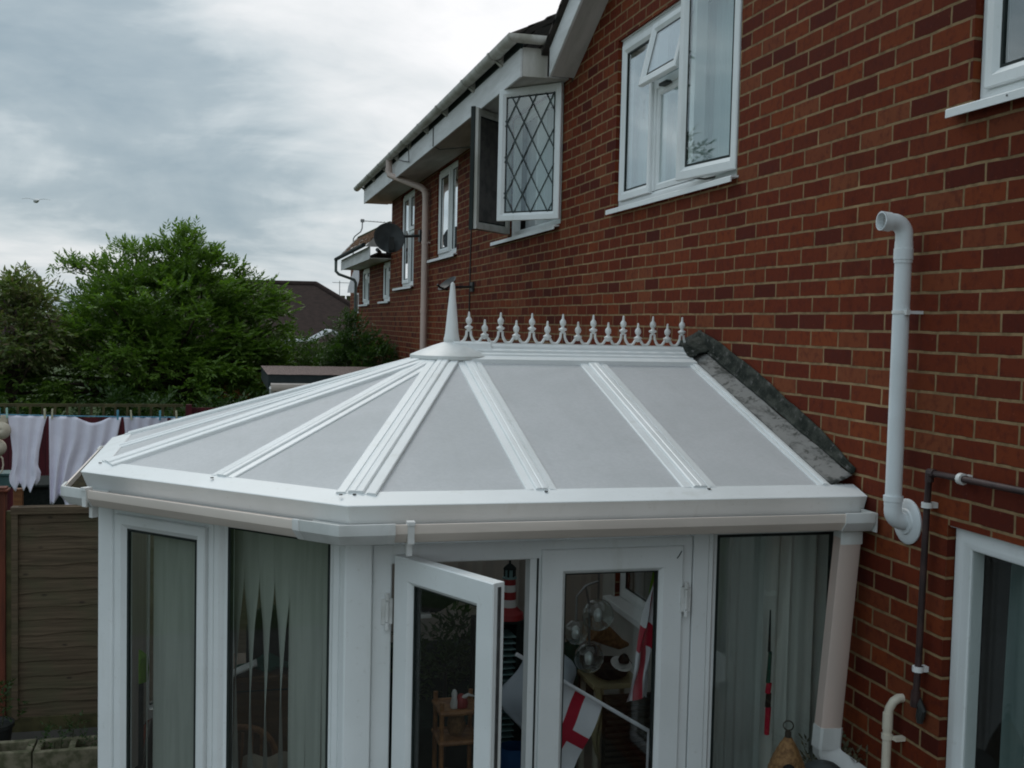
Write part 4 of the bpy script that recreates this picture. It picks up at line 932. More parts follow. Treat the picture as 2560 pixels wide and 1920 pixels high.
# garden front and hidden sides
light(FF, .05, .56, .62, 2.015); light(FF, .58, 1.09, .62, 2.015)
light(FC, .05, .70, .62, 2.015); light(FC, .715, 1.365, .62, 2.015)
for a, b in ((.01,.68),(.70,1.36),(1.38,2.02)): light(FS, a, b, .62, 2.015)
mb = MB()
for F_, L in ((FA,1.36),(FF,1.09),(FC,1.36),(FS,2.02)): mb.fbox(F_, .05, L, ZB, .62, -.12, -.01)
mb.build('dwarf_wall', 'brick', cons, smooth=False)
mb = MB()
for F_, L in ((FA,1.36),(FF,1.09),(FC,1.36),(FS,2.02)): mb.fbox(F_, .05, L, .06, .64, -.135, -.122)
mb.build('darkening_sheet', 'wood_dark', cons, smooth=False)  # dark sheet added over the inner brick to darken the lower interior
# painted plaster on the house wall inside the conservatory
mb = MB()
for y0_, y1_, z0_, z1_ in ((4.2,5.25,.06,2.2),(6.98,2*YC-4.2,.06,2.2),(5.25,6.98,.06,1.015),(5.25,6.98,2.05,2.2)): mb.box(XW-.012, XW-.002, y0_, y1_, z0_, z1_)
mb.build('plastered_wall', 'plaster', cons, smooth=False)
# near side: fixed strip, double doors, post, fixed light against the wall
mb = MB(); mb.ring(FN, .556, 1.868, ZB, 2.0, [(0,-.07),(0,-.003),(.003,0),(.070,0),(.074,-.004),(.074,-.07)]); mb.fbox(FN, 1.178, 1.232, ZB+.07, 1.93, -.07, -.0015)
df = mb.build('door_frame', ['upvc', 'gasket'], cons)
mb = MB(); mb.fbox(FN, .64, 1.205, 1.932, 1.955, -.06, -.03); mb.fbox(FN, 1.205, 1.212, .1, 1.93, .0, .004); mb.build('door_seal', 'gasket', df)
mb = MB(); mb.fbox(FN, 1.872, 1.938, ZB, 2.02, -.09, .004); mb.fbox(FN, 1.8685, 1.8715, ZB, 2.0, -.07, -.01, 1); mb.build('frame_post', ['upvc', 'gasket'], cons, bevel=.004)
light(FN, 1.94, 2.572, .62, 2.045, False, .032)
mb = MB(); mb.fbox(FN, 1.94, 2.572, ZB, .62, -.12, -.005); mb.build('dwarf_wall', 'brick', cons, smooth=False)
DOOR = [(0,-.050),(0,-.004),(.004,0),(.085,0),(.089,-.003),(.097,-.011),(.102,-.020),(.102,-.050)]
DGK = [(.1015,-.05),(.1015,-.0195),(.107,-.021),(.107,-.05)]
def door_leaf(F, u0, u1, v0, v1):
    mb = MB(); mb.ring(F, u0, u1, v0, v1, DOOR); mb.ring(F, u0, u1, v0, v1, DGK, 1)
    mb.fbox(F, u0+.10, u1-.10, .75, .83, -.045, -.006)
    dr = mb.build('door', ['upvc', 'gasket'], cons)
    pane(F, u0+.098, u1-.098, v0+.098, v1-.098, dr, d=-.026, mat='glass_clear')
    return dr
def hinge(F, u, v, par):
    mb = MB(); c = F.p(u, v, .010)
    for z in (-.058, .058): mb.tube([c+Vector((0,0,z-.014)), c+Vector((0,0,z+.014))], .0085, 10)
    mb.tube([c+Vector((0,0,-.04)), c+Vector((0,0,.04))], .0075, 10); mb.fbox(F, u-.022, u+.022, v-.05, v+.05, .0, .006)
    return mb.build('hinge', 'clip_white', par, bevel=.0015)
F2 = Fr((0, 4.150-.018), (1,0), (0,-1)); d2_ = door_leaf(F2, 1.222, 1.822, .09, 1.965); hinge(F2, 1.834, 1.745, d2_); hinge(F2, 1.834, .45, d2_)
oa = math.atan2(-.508, .262); F1 = Fr((.634, 4.128), (math.cos(oa), math.sin(oa)), (math.sin(oa), -math.cos(oa)))
d1_ = door_leaf(F1, .0, .575, .09, 1.965)
mb = MB(); mb.fbox(F1, .574, .578, .11, 1.95, -.034, -.020); mb.fbox(F1, .575, .580, 1.02, 1.16, -.040, -.012); mb.build('lock_strip', 'screw_grey', d1_)
mb = MB(); mb.fbox(F1, .522, .548, .98, 1.20, 0, .008); mb.tube([F1.p(.535,1.12,.005),F1.p(.535,1.12,.045),F1.p(.43,1.12,.05)], .009, 8); mb.build('handle', 'clip_white', d1_)
hinge(Fr((0,4.150),(1,0),(0,-1)), .612, 1.745, d1_)
mb = MB()
for z in (1.86, 1.735, 1.45, 1.12): mb.fbox(FN, 1.196, 1.2055, z-.025, z+.025, -.04, -.012)
mb.build('door_keep', 'screw_grey', df)
mb = MB(); mb.tube([F2.p(1.812,1.945,.001), F2.p(1.800,1.925,.0015), F2.p(1.792,1.915,.001)], .0022, 5); mb.build('scuff_mark', 'screw_dark', d2_)

# ================================================================== BLINDS
def blind(F, u0, n, pitch, z0, z1, d, twist, label, mat='blind_fabric', width=.089, z0s=None, group='vertical blinds inside the conservatory'):
    b = thing('vertical_blind', label, 'blind', tuple(F.p(u0, 0, d)), group)
    mb = MB(); mb.fbox(F, u0-.05, u0+pitch*n, z1, z1+.035, d-.02, d+.02); mb.build('head_rail', 'upvc_dull', b)
    for k in range(n):
        tw = twist(k); zb = z0 if z0s is None else z0s(k)
        c0 = F.p(u0+pitch*k, 0, d)
        def fn(a, q):
            z = z1+(zb-z1)*q; th = tw(z); e = (a-.5)*width; cv_ = .004*(1-(2*a-1)**2)
            return c0 + F.U*(e*math.cos(th)-cv_*math.sin(th)) + F.N*(e*math.sin(th)+cv_*math.cos(th)) + Vector((0,0,z))
        mb = MB(); mb.grid(fn, 4, 20); mb.build('slat', mat, b)
    return b
jit = [random.uniform(-.12,.12) for _ in range(60)]
def tw_fac(k):
    if k in (5, 6, 7, 8): return lambda z, k=k: -.05+jit[k]*.5+.12*(z < 1.7)*(1.7-z)
    return lambda z, k=k: R(np.interp(z, [.66, 1.29+jit[k]*.5, 1.58, 1.74, 2.0], [76, 48, 28, 4, -12]))
blind(FA, .61, 9, .0845, .66, 1.985, -.10, tw_fac, 'vertical blind with twisted tapering slats behind the fixed pane left of the corner post')
blind(FA, .16, 6, .083, .66, 1.985, -.10, lambda k: (lambda z: R(40-4*k) if k == 0 else -.06+jit[k]*.22), 'closed pale vertical blind filling the narrow opening window at the left')
cl = lambda k: (lambda z: .22+jit[k % 50]*1.1)
blind(FS, .06, 23, .086, .66, 1.985, -.10, cl, 'cream vertical blind closed along the far side behind the model lighthouse', 'blind_cream')
blind(FF, .08, 12, .086, .66, 1.985, -.10, cl, 'closed vertical blind along the garden front inside the conservatory', 'blind_cream')
curtain('sheer_curtain', FN, 2.20, 2.56, .66, 1.99, 'curtain_grey', 'grey sheer curtain bunched in folds at the wall end of the right fixed pane', 'curtain', .022, 6, -.12)

curtain('sheer_curtain', FN, 1.95, 2.25, .66, 1.99, 'sheer', 'thin translucent net over the left part of the right fixed pane', 'curtain', .008, 7, -.11)
# ================================================================== THINGS IN THE CONSERVATORY
lh = thing('model_lighthouse', 'model lighthouse with red and white bands on top of the black disc tower', 'ornament', (1.37, 5.2, 1.42))
c0 = (1.372, 5.2, 0)
for nm, mt, pr in (('base', 'paint_red', [(0,1.405),(.075,1.405),(.072,1.432),(.055,1.445),(.040,1.462),(0,1.462)]),
                   ('white_band', 'paint_white', [(0,1.462),(.036,1.462),(.034,1.50),(0,1.50)]), ('red_band', 'paint_red', [(0,1.50),(.0345,1.50),(.033,1.538),(0,1.538)]),
                   ('white_band', 'paint_white', [(0,1.538),(.032,1.538),(.031,1.572),(0,1.572)]), ('red_band', 'paint_red', [(0,1.572),(.0315,1.572),(.030,1.602),(0,1.602)]),
                   ('gallery', 'paint_teal', [(0,1.602),(.036,1.602),(.036,1.610),(.024,1.610),(.024,1.648),(0,1.648)]), ('dome', 'plush_black', [(0,1.648),(.033,1.648),(.030,1.656),(.018,1.668),(.006,1.676),(.005,1.69),(0,1.69)])):
    mb = MB(); mb.lathe(c0, pr, 16); mb.build(nm, mt, lh)
mb = MB()
for k in range(6): a = k*math.pi/3; mb.box(1.372+.026*math.cos(a)-.004, 1.372+.026*math.cos(a)+.004, 5.2+.026*math.sin(a)-.004, 5.2+.026*math.sin(a)+.004, 1.612, 1.646)
mb.build('lantern_bars', 'plush_black', lh)
ct = thing('disc_tower', 'tall black disc rack with rows of pale discs beneath the model lighthouse', 'rack', (1.33, 5.2, .06))
mb = MB(); mb.box(1.20,1.44,5.13,5.29,.06,.09); mb.box(1.20,1.44,5.27,5.29,.09,1.39); mb.box(1.20,1.44,5.13,5.29,1.39,1.404)
for x in (1.205, 1.395): mb.box(x,x+.04,5.13,5.27,.09,1.39)
mb.build('rack_frame', 'plush_black', ct, bevel=.003)
mb = MB()
for k in range(40): mb.box(1.246,1.393,5.135,5.26,.115+k*.031,.121+k*.031)
mb.build('discs', 'paint_teal', ct, smooth=False)
et = thing('cane_stand', 'small cane plant stand with a shelf seen through the open door pane', 'stand', (1.07, 5.0, .06))
mb = MB()
for x in (.99, 1.16):
    for y in (4.92, 5.08): mb.tube([(x,y,.06),(x,y,1.10)], .011, 8)
mb.build('leg', 'cane', et)
for z in (1.05, .91, .5):
    mb = MB(); mb.box(.985,1.165,4.915,5.085,z-.006,z+.006)
    for x in (.985, 1.165): mb.tube([(x,4.91,z),(x,5.09,z)], .012, 8)
    for y in (4.91, 5.09): mb.tube([(.98,y,z),(1.17,y,z)], .013, 8)
    mb.build('shelf', 'cane', et)
ln = thing('wicker_lantern', 'round wicker lantern basket on the middle shelf of the cane stand', 'basket', (1.075, 5.0, .917))
mb = MB(); mb.lathe((1.075,5.0,0), [(0,.917),(.030,.917),(.043,.945),(.045,.97),(.038,1.005),(.024,1.02),(0,1.02)], 18); mb.build('basket', 'wicker', ln)
mb = MB(); mb.tube([(1.045,5,1.0),(1.05,5,1.03),(1.075,5,1.038),(1.10,5,1.03),(1.105,5,1.0)], .004, 6); mb.build('handle', 'cane', ln)
orn = thing('ornament', 'red and white bird ornament on top of the cane stand', 'ornament', (1.08, 4.99, 1.057))
mb = MB(); mb.lathe((1.09,4.97,1.057), [(0,0),(.03,0),(.034,.02),(.026,.045),(.012,.06),(0,.064)], 14); mb.build('body', 'paint_red', orn)
mb = MB(); mb.lathe((1.055,4.96,1.057), [(0,0),(.016,0),(.02,.02),(.012,.05),(.014,.07),(.008,.085),(0,.09)], 12); mb.tube([(1.09,4.96,1.10),(1.12,4.95,1.12),(1.15,4.95,1.11)], [.012,.008,.003], 8); mb.build('head', 'paint_white', orn)
for k, (x, z, mt, lb) in enumerate(((1.00, .51, 'paint_red', 'red and white toy on the lowest shelf of the cane stand'),)):
    o = thing('toy', lb, 'toy', (1.06, 5, .506)); mb = MB(); mb.lathe((1.05,4.98,.506), [(0,0),(.05,0),(.06,.03),(.04,.07),(0,.08)], 14); mb.build('body', mt, o); mb = MB(); mb.lathe((1.12,4.96,.506), [(0,0),(.025,0),(.03,.02),(.02,.045),(0,.05)], 12); mb.build('head', 'paint_white', o)
wsh = thing('wall_shelf', 'short white shelf seen through the open door pane', 'shelf', (.93, 5.3, 1.4))
mb = MB(); mb.box(.84,.99,5.22,5.38,1.415,1.432); mb.build('board', 'paint_white', wsh, bevel=.003)
mb = MB(); mb.box(.90,.93,5.24,5.36,.06,1.415); mb.build('leg', 'plush_black', wsh)
bg_ = thing('soft_bag', 'dark bag lying on the white shelf behind the open door', 'bag', (1.0, 5.3, 1.432))
mb = MB()
def fn(a, b):
    th, ph = a*2*math.pi, (b-.5)*math.pi; k = 1+.12*math.sin(3*th+2)*math.cos(ph)
    return (1.0+.115*math.cos(ph)*math.cos(th)*k, 5.3+.075*math.cos(ph)*math.sin(th), 1.493+.06*math.sin(ph)*(1+.2*math.sin(5*th)))
mb.grid(fn, 22, 10); mb.build('bag_body', 'plush_black', bg_); mb = MB(); mb.tube(arc((.915,5.26,1.49), .03, .3, 5.6, 10), .006, 6); mb.build('strap', 'plush_black', bg_)
hp = thing('parasol_cover', 'pale blue-grey fabric cover bulging out beside the open doorway', 'cover', (1.40, 5.05, .06))
mb = MB()
def fn(a, b):
    th = (a-.5)*math.pi*1.1; z = .84+.42*b; w_ = (.30*math.sin(min(1, (b*.95+.05))*math.pi*.5+.0)**.6)*(1-.62*b**2.2)
    return (1.50+w_*math.sin(th)*.85+.03*math.sin(b*9), 5.05-w_*.45*math.cos(th)+.012*math.sin(a*19+b*6), z-.11*(1-b)*(.5-.5*math.cos(a*2*math.pi))*0-.10*(1-a)*0 - .05*math.cos(th)*(1-b))
mb.grid(fn, 24, 12); mb.build('cover_cloth', 'cloth_paleblue', hp)
mb = MB(); mb.lathe((1.50,5.06,0), [(0,.06),(.2,.06),(.2,.10),(.03,.13),(.025,1.24),(0,1.24)], 14); mb.build('pole', 'steel_grey', hp)
bb = thing('blue_bag', 'deep blue sack slumped under the pale grey cover', 'bag', (1.36, 4.9, .06))
mb = MB()
def fn(a, b):
    th = a*2*math.pi; z = .06+.80*b; r = .20*(1-.55*b**3)*(1+.07*math.sin(3*th+7*b)+.04*math.sin(8*th))
    return (1.36+r*math.cos(th), 4.95+r*.7*math.sin(th), z)
mb.grid(fn, 30, 12); mb.build('sack', 'cloth_blue', bb)

so = thing('sofa', 'dark green sofa back against the far blind seen through the open door pane', 'sofa', (1.3, 6.7, .06))
mb = MB(); mb.box(.85,1.78,6.75,6.98,.10,.80); mb.build('backrest', 'cloth_dark', so, bevel=.05); mb = MB(); mb.box(.85,1.78,6.2,6.75,.10,.50); mb.build('seat', 'cloth_dark', so, bevel=.04)
for x in (.85, 1.63): mb = MB(); mb.box(x,x+.15,6.15,6.76,.11,.70); mb.build('armrest', 'cloth_dark', so, bevel=.04)
hpn = thing('house_plant', 'dark leafy plant on the floor before the green sofa', 'plant', (1.22, 6.0, .06))
P, D, L, Wd = sprays(lobe_tips([(1.22,6.0,.95,.16,.14,.22,1)], 26), 8, .05, .10, 2, .2, (1.22,6,.7), .8); leaf_mesh('leaves', 'leaf_bush', P, D, L, Wd, hpn)
mb = MB(); mb.lathe((1.22,6.0,.06), [(0,0),(.09,0),(.12,.24),(.10,.24),(0,.22)], 18); mb.tube([(1.22,6,.28),(1.22,6,.95)], .012, 6); mb.build('pot', 'black_plastic', hpn)

# glass shades hanging as a cluster, the horn basket, small table with bowls, flags, chest
ch = thing('glass_lamp_cluster', 'cluster of three clear glass globe shades seen through the right door pane', 'lamp', (1.75, 5.0, 2.0))
for x, z, r in ((1.765,1.455,.078),(1.655,1.375,.060),(1.725,1.245,.072)):
    mb = MB(); mb.lathe((x,5.0,z), [(r*math.cos(a), r*math.sin(a)) for a in [-1.5+2.75*i/14 for i in range(15)]], 24, caps=False); sh = mb.build('globe_shade', 'shade_glass', ch)
    mb = MB(); mb.lathe((x,5.0,z), [(0,-.03),(.014,-.03),(.02,-.01),(.02,.015),(.008,.03),(0,.03)], 12); mb.build('bulb', 'paint_white', sh)
mb = MB(); mb.tube([(1.765,5.0,2.02),(1.765,5.0,1.53)], .006, 6); mb.tube([(1.765,5.0,1.62),(1.70,5,1.60),(1.655,5,1.55),(1.655,5,1.43)], .006, 6); mb.tube([(1.70,5,1.60),(1.72,5,1.50),(1.725,5,1.31)], .006, 6); mb.build('stem', 'steel_grey', ch)
hn = thing('horn_basket', 'orange wicker horn-shaped basket beside the glass globes', 'basket', (1.84, 5.15, 1.3))
mb = MB(); mb.tube([(1.775,5.12,1.355),(1.82,5.14,1.335),(1.88,5.16,1.295),(1.95,5.18,1.25),(2.0,5.2,1.24)], [.058,.056,.045,.028,.010], 18); mb.tube([(1.77,5.118,1.357),(1.782,5.122,1.352)], .063, 18); mb.build('horn', 'wicker', hn)
tb = thing('side_table', 'small beige side table under the black bowl behind the right door', 'table', (1.86, 5.15, .06))
mb = MB(); mb.box(1.76,2.02,5.02,5.28,1.075,1.10); mb.build('tabletop', 'beige_cover', tb, bevel=.004)
for x in (1.775, 1.985):
    for y in (5.035, 5.245): mb = MB(); mb.box(x,x+.022,y,y+.022,.06,1.075); mb.build('leg', 'cushion_cream', tb)
mb = MB(); mb.grid(lambda a, b: (1.755+.05*a+.012*math.sin(b*7), 5.0+.012*math.sin(a*9), 1.09-.42*b*(.7+.3*a)), 8, 8); mb.build('cloth_flap', 'beige_cover', tb)
bw = thing('bowl', 'wide black bowl standing on the beige side table', 'bowl', (1.88, 5.13, 1.10))
mb = MB(); mb.lathe((1.88,5.13,1.10), [(0,0),(.05,0),(.085,.02),(.105,.055),(.112,.075),(.105,.075),(.09,.045),(0,.03)], 28); mb.build('bowl_body', 'plush_black', bw)
bw2 = thing('plate', 'white china dish with a dark ornament leaning in the black bowl', 'dish', (1.92, 5.11, 1.14))
mb = MB(); mb.lathe((1.915,5.06,1.185), [(0,-.01),(.04,-.008),(.055,.004),(.05,.008),(0,.0)], 24, axis=(.1,-.45,.9)); mb.build('dish_body', 'paint_white', bw2)
mb = MB(); mb.lathe((1.925,5.05,1.19), [(0,0),(.024,.005),(.03,.02),(.02,.04),(.008,.05),(0,.052)], 12); mb.build('dark_ornament', 'plush_black', bw2)
st = thing('slatted_chest', 'dark slatted chest under the hanging flag behind the right door', 'chest', (1.95, 5.0, .06))
mb = MB()
for k in range(32): mb.box(1.80,2.12,4.93,4.955,.07+k*.031,.085+k*.031)
mb.box(1.80,2.12,4.955,4.995,.06,1.06); mb.build('slats', 'wood_dark', st, smooth=False)
gc = thing('green_drape', 'dark green cloth hanging low behind the glass globes', 'cloth', (1.62, 5.35, .06))
mb = MB(); mb.grid(lambda a, b: (1.50+.30*a, 5.35+.02*math.sin(a*14), .06+1.25*b-.10*b*math.sin(a*3)), 20, 6); mb.build('drape', 'cloth_green', gc); mb = MB(); mb.box(1.50,1.80,5.37,5.40,.06,1.2); mb.build('panel', 'cloth_green', gc)

def flag_mesh(fn, w_, h_, parent, name='flag_cloth', cross=.20):
    """white cloth with a red cross; fn(u,v) in metres from the hoist corner"""
    us = sorted({0, w_/2-cross*h_/2, w_/2+cross*h_/2, w_, *[w_*i/14 for i in range(15)]}); vs_ = sorted({0, h_/2-cross*h_/2, h_/2+cross*h_/2, h_, *[h_*i/10 for i in range(11)]})
    mb = MB(); n = len(us); mb.v = [tuple(fn(u, v)) for v in vs_ for u in us]
    for j in range(len(vs_)-1):
        for i in range(n-1):
            cu, cv_ = (us[i]+us[i+1])/2, (vs_[j]+vs_[j+1])/2
            mb.f.append((j*n+i, j*n+i+1, (j+1)*n+i+1, (j+1)*n+i)); mb.m.append(1 if abs(cu-w_/2) < cross*h_/2 or abs(cv_-h_/2) < cross*h_/2 else 0)
    return mb.build(name, ['flag_white', 'flag_red'], parent)
P0, P1 = Vector((1.330, 4.42, 1.387)), Vector((1.80, 4.42, 1.098)); pd = (P1-P0).normalized(); pq = Vector((pd.z, 0, -pd.x)).normalized()
pq = Vector((-.42, 0, -.91)).normalized()
fl = thing('flag', 'white flag with red cross on a sloping white pole behind the right door', 'flag', tuple(P1))
mb = MB(); mb.tube([P0-pd*.15, P1+pd*.02], .0085, 10); mb.build('pole', 'flag_white', fl)
flag_mesh(lambda u, v: P0+pd*(.09+v)+pq*u+Vector((0, .012*math.sin(u*22+v*9)+.02, 0)), .375, .235, fl, cross=.235)
mb = MB(); mb.tube([P1+pd*.01, P1+Vector((.0,.0,-.9))], .006, 6); mb.build('stand', 'flag_white', fl)
fl2 = thing('flag', 'second white flag with red cross hanging limp by the right edge of the door pane', 'flag', (1.83, 4.5, 1.2))
mb = MB(); mb.tube([(1.875,4.48,.3),(1.843,4.48,1.79)], .006, 8); mb.build('pole', 'flag_white', fl2)
def hung(u, v):
    z = 1.775-u*1.40; f = v/.30; xl = float(np.interp(z, [1.22,1.30,1.369,1.494,1.631,1.775], [1.712,1.727,1.749,1.760,1.795,1.836])); xr = 1.838-.05*u
    return Vector((xl+(xr-xl)*f+.004*math.sin(u*40+f*6), 4.46+.022*math.sin(f*9+u*14)*(.3+u*2), z+.03*f*u-.012*math.sin(f*7)))
flag_mesh(hung, .40, .30, fl2, cross=.26)
fu = thing('streamer', 'narrow furled red and dark streamer hanging at the sheer curtain edge', 'streamer', (2.265, 4.22, 1.13))
for a, b, r0, r1, mt in ((1.12,1.24,.011,.013,'flag_red'),(1.24,1.30,.013,.012,'plush_black'),(1.30,1.345,.012,.012,'flag_red'),(1.345,1.48,.010,.008,'cloth_green'),(1.48,1.66,.007,.003,'plush_black')):
    mb = MB(); mb.tube([(2.267-.002*(b>1.3),4.215,a),(2.270-.006*(b>1.5),4.215,b)], [r0,r1], 8); mb.build('streamer_band', mt, fu)
gw = thing('toy_windmill', 'lime green and red streamer at the right edge of the far window', 'streamer', (2.33, 6.2, 1.1))
mb = MB(); mb.grid(lambda a, b: (2.40+.06*a+.012*math.sin(b*12), 5.9, 1.06+.62*b), 3, 14); mb.build('green_band', 'lime', gw); mb = MB(); mb.grid(lambda a, b: (2.45+.035*a+.012*math.sin(b*9), 5.88, 1.32+.30*b), 3, 8); mb.build('red_band', 'paint_red', gw)

# left room end: cane chair, cushion, wood panel, dark backed chair
wp = thing('wooden_chest', 'brown wooden cabinet seen between the twisted blind slats', 'cabinet', (.32, 5.9, .06))
mb = MB(); mb.box(.06,.66,5.75,6.15,.06,.98); mb.build('carcass', 'wood_panel', wp, bevel=.006); mb = MB(); mb.box(.04,.68,5.73,6.17,.98,1.01); mb.build('top', 'wood_panel', wp, bevel=.005)
mb = MB(); mb.box(.08,.64,5.742,5.75,.93,.936); mb.box(.355,.361,5.742,5.75,.08,.93); mb.build('door_gap', 'plush_black', wp)
bs = thing('stuffed_seat', 'dark rounded seat back standing on the brown cabinet behind the blind', 'cushion', (.26, 5.95, 1.01))
mb = MB()
mb.extrude([(-.14,0),(-.14,.20),(-.11,.275),(-.05,.315),(.05,.315),(.11,.275),(.14,.20),(.14,0)], (.27,5.9,1.01), (1,0,0), (0,0,1), (0,.08,0)); mb.build('seat_back', 'plush_black', bs, bevel=.02)
tl = thing('folded_cloth', 'folded green and white cloth lying on the cabinet edge behind the blind', 'cloth', (.2, 5.8, 1.01))
mb = MB(); mb.grid(lambda a, b: (.08+.30*a, 5.76+.10*b, 1.014+.06*math.sin(a*math.pi)*(.6+.4*math.sin(a*9+b*3))+.02*b), 16, 6); mb.build('green_fold', 'cloth_green', tl, solid=.01); mb = MB(); mb.grid(lambda a, b: (.06+.12*a, 5.70+.10*b, 1.03+.05*a), 6, 4); mb.build('white_fold', 'paint_white', tl, solid=.008)
cc = thing('cane_chair', 'curved cane armchair with a cream cushion behind the blind slats', 'chair', (.18, 5.35, .06))
mb = MB(); mb.tube([(-.06,5.55,.10),(-.05,5.55,.60)]+[(.10+.17*math.cos(a), 5.55, .66+.16*math.sin(a)) for a in [math.pi-math.pi*i/12 for i in range(13)]]+[(.28,5.5,.45),(.30,5.45,.10)], .016, 8)
for k in range(5): mb.tube([(.0+k*.05,5.55,.45),(.02+k*.045,5.55,.79)], .007, 6)
mb.build('back_frame', 'cane', cc)
mb = MB(); mb.tube([(-.05,5.55,.60),(-.08,5.25,.62),(.02,5.08,.60),(.02,5.08,.08)], .015, 8); mb.tube([(.28,5.5,.58),(.40,5.25,.62),(.46,5.05,.60),(.46,5.05,.08)], .015, 8); mb.tube([(.02,5.08,.44),(.46,5.05,.44)], .014, 8); mb.build('arm', 'cane', cc)
mb = MB(); mb.box(-.02,.42,5.08,5.52,.40,.44); mb.build('seat', 'cushion_cream', cc, bevel=.01)
cu = thing('cushion', 'cream scatter cushion leaning on the cane chair back', 'cushion', (.2, 5.4, .44))
mb = MB(); mb.grid(lambda a, b: (.09+.22*a+.02*b, 5.44-.07*math.sin(a*math.pi)*math.sin(b*math.pi), .52+.19*b+.012*math.sin(a*9)), 12, 10); mb.grid(lambda a, b: (.09+.22*a+.02*b, 5.445, .52+.19*b+.012*math.sin(a*9)), 12, 10); mb.build('cushion_cover', 'cushion_cream', cu)
gp_ = thing('green_throw', 'dark green cloth over the arm of the cane chair', 'cloth', (.05, 5.2, .6))
mb = MB(); mb.grid(lambda a, b: (-.10+.16*a, 5.10+.28*b, .635-.14*(2*a-1)**2+.01*math.sin(b*20)), 10, 10); mb.build('throw', 'cloth_green', gp_, solid=.008)
lp = thing('lime_cloth', 'lime green toy behind the left edge of the opening window', 'toy', (-.36, 5.6, 1.0))
mb = MB(); mb.lathe((-.395,5.62,1.06), [(0,0),(.05,.0),(.055,.06),(.05,.12),(.02,.15),(0,.155)], 12); mb.build('body', 'lime', lp); mb = MB(); mb.lathe((-.395,5.62,0), [(0,.06),(.03,.06),(.03,1.06),(0,1.06)], 8); mb.build('stand', 'plush_black', lp)

# ================================================================== GARDEN
# party fence: waney-lap panels between posts, running along X at Y = 8
fn_ = thing('garden_fence', 'weathered brown lapped garden fence beside the conservatory', 'fence', (-1.4, 8.0, 0))
def fence_panel(x0, x1):
    mb = MB(); nb_ = 15
    for k in range(nb_):
        z0 = .115+k*.0955
        def fn(a, b, z0=z0, k=k):
            x = x0+.04+(x1-x0-.08)*a; wv = .007*math.sin(x*7+k*2.3)+.005*math.sin(x*17+k)
            return (x, 7.985-.006*b-.004+.022*(1-b)*0-(.016*(1-b)), z0-.012+(.112+(wv if b < .5 else 0))*b + (wv if b < .5 else 0))
        mb.grid(fn, 14, 2)
    mb.box(x0, x0+.04, 7.94, 7.975, .10, 1.52); mb.box(x1-.04, x1, 7.94, 7.975, .10, 1.52); mb.box(x0+.7*(x1-x0), x0+.7*(x1-x0)+.04, 7.99, 8.02, .1, 1.5)
    mb.box(x0-.005, x1+.005, 7.935, 8.02, 1.502, 1.548)
    mb.build('fence_panel', 'fence_board', fn_, smooth=False, solid=0)
    mb = MB(); mb.box(x0, x1, 7.95, 7.985, -.02, .105); mb.build('gravel_board', 'wood_olive', fn_, smooth=False)
fence_panel(-1.365, .45); fence_panel(.55, 2.36); fence_panel(-3.28, -1.47)
mb = MB(); mb.box(-1.3995, -1.3655, 7.95, 8.0, 0, 1.52); mb.build('batten', 'wood_olive', fn_)
mb = MB(); mb.box(-1.468, -1.400, 7.93, 8.01, 0, 1.655); mb.build('post', 'wood_red_brown', fn_, bevel=.004)
mb = MB(); mb.box(-1.492, -1.380, 7.91, 8.03, 1.655, 1.672); mb.box(-1.478, -1.394, 7.925, 8.015, 1.672, 1.685); mb.build('post_cap', 'wood_red_brown', fn_, bevel=.004)
for x in (.50, 2.42):
    mb = MB(); mb.box(x-.045, x+.045, 7.94, 8.02, 0, 1.62); mb.build('post', 'fence_board', fn_, smooth=False)

# hollow concrete blocks with weeds
def block(x0, x1, y0, y1, z0, z1, label, wear=0):
    b = thing('concrete_block', label, 'concrete block', ((x0+x1)/2, (y0+y1)/2, z0), 'hollow concrete blocks below the fence')
    mb = MB(); t_ = .04; n = 2; wv = (x1-x0-t_*(n+1))/n
    xs = [x0]; 
    for k in range(n): xs += [x0+t_+k*(wv+t_), x0+(k+1)*(wv+t_)]
    xs.append(x1)
    mb.box(x0, x1, y0, y0+t_, z0, z1); mb.box(x0, x1, y1-t_, y1, z0, z1)
    for k in range(n+1): mb.box(x0+k*(wv+t_), x0+k*(wv+t_)+t_, y0+t_, y1-t_, z0, z1)
    mb.box(x0+t_, x1-t_, y0+t_, y1-t_, z0, z1-.10)
    mb.build('block_body', 'conc', b, smooth=False, bevel=.006); return b
block(-1.56, -1.105, 7.07, 7.29, -.02, .20, 'mossy hollow concrete block at the bottom left corner')
block(-1.095, -.665, 7.05, 7.28, -.02, .20, 'worn hollow concrete block with weeds in its hole next to the conservatory corner')
def weeds(name, label, pts, mat, n, size, cat='plant', grp=None):
    w_ = thing(name, label, cat, tuple(pts[0]), grp)
    P, D, L, Wd = sprays(pts, n, .05, size, 2, .1, out_from=np.mean(pts, 0)-np.array([0,0,.2]), flat=.6); leaf_mesh('leaves', mat, P, D, L, Wd, w_)
    mb = MB()
    for p in pts: mb.tube([(p[0],p[1],max(0, p[2]-.14)),(p[0]+.01,p[1],p[2])], .003, 4)
    mb.build('stem', 'moss', w_); return w_
weeds('weed', 'small green weed growing in the left hole of the worn block', [(-1.0,7.2,.20),(-.96,7.21,.22),(-1.03,7.24,.18),(-.9,7.26,.25)], 'leaf_bush', 12, .05)
weeds('weed', 'dark green weed filling the right hole of the worn block', [(-.81,7.19,.17),(-.78,7.17,.19)], 'leaf_bush', 16, .045)
weeds('potted_plant', 'green leaves in a dark pot at the bottom left edge', [(-1.42,7.55,.35),(-1.36,7.58,.30),(-1.40,7.62,.40)], 'leaf_bush', 16, .07)
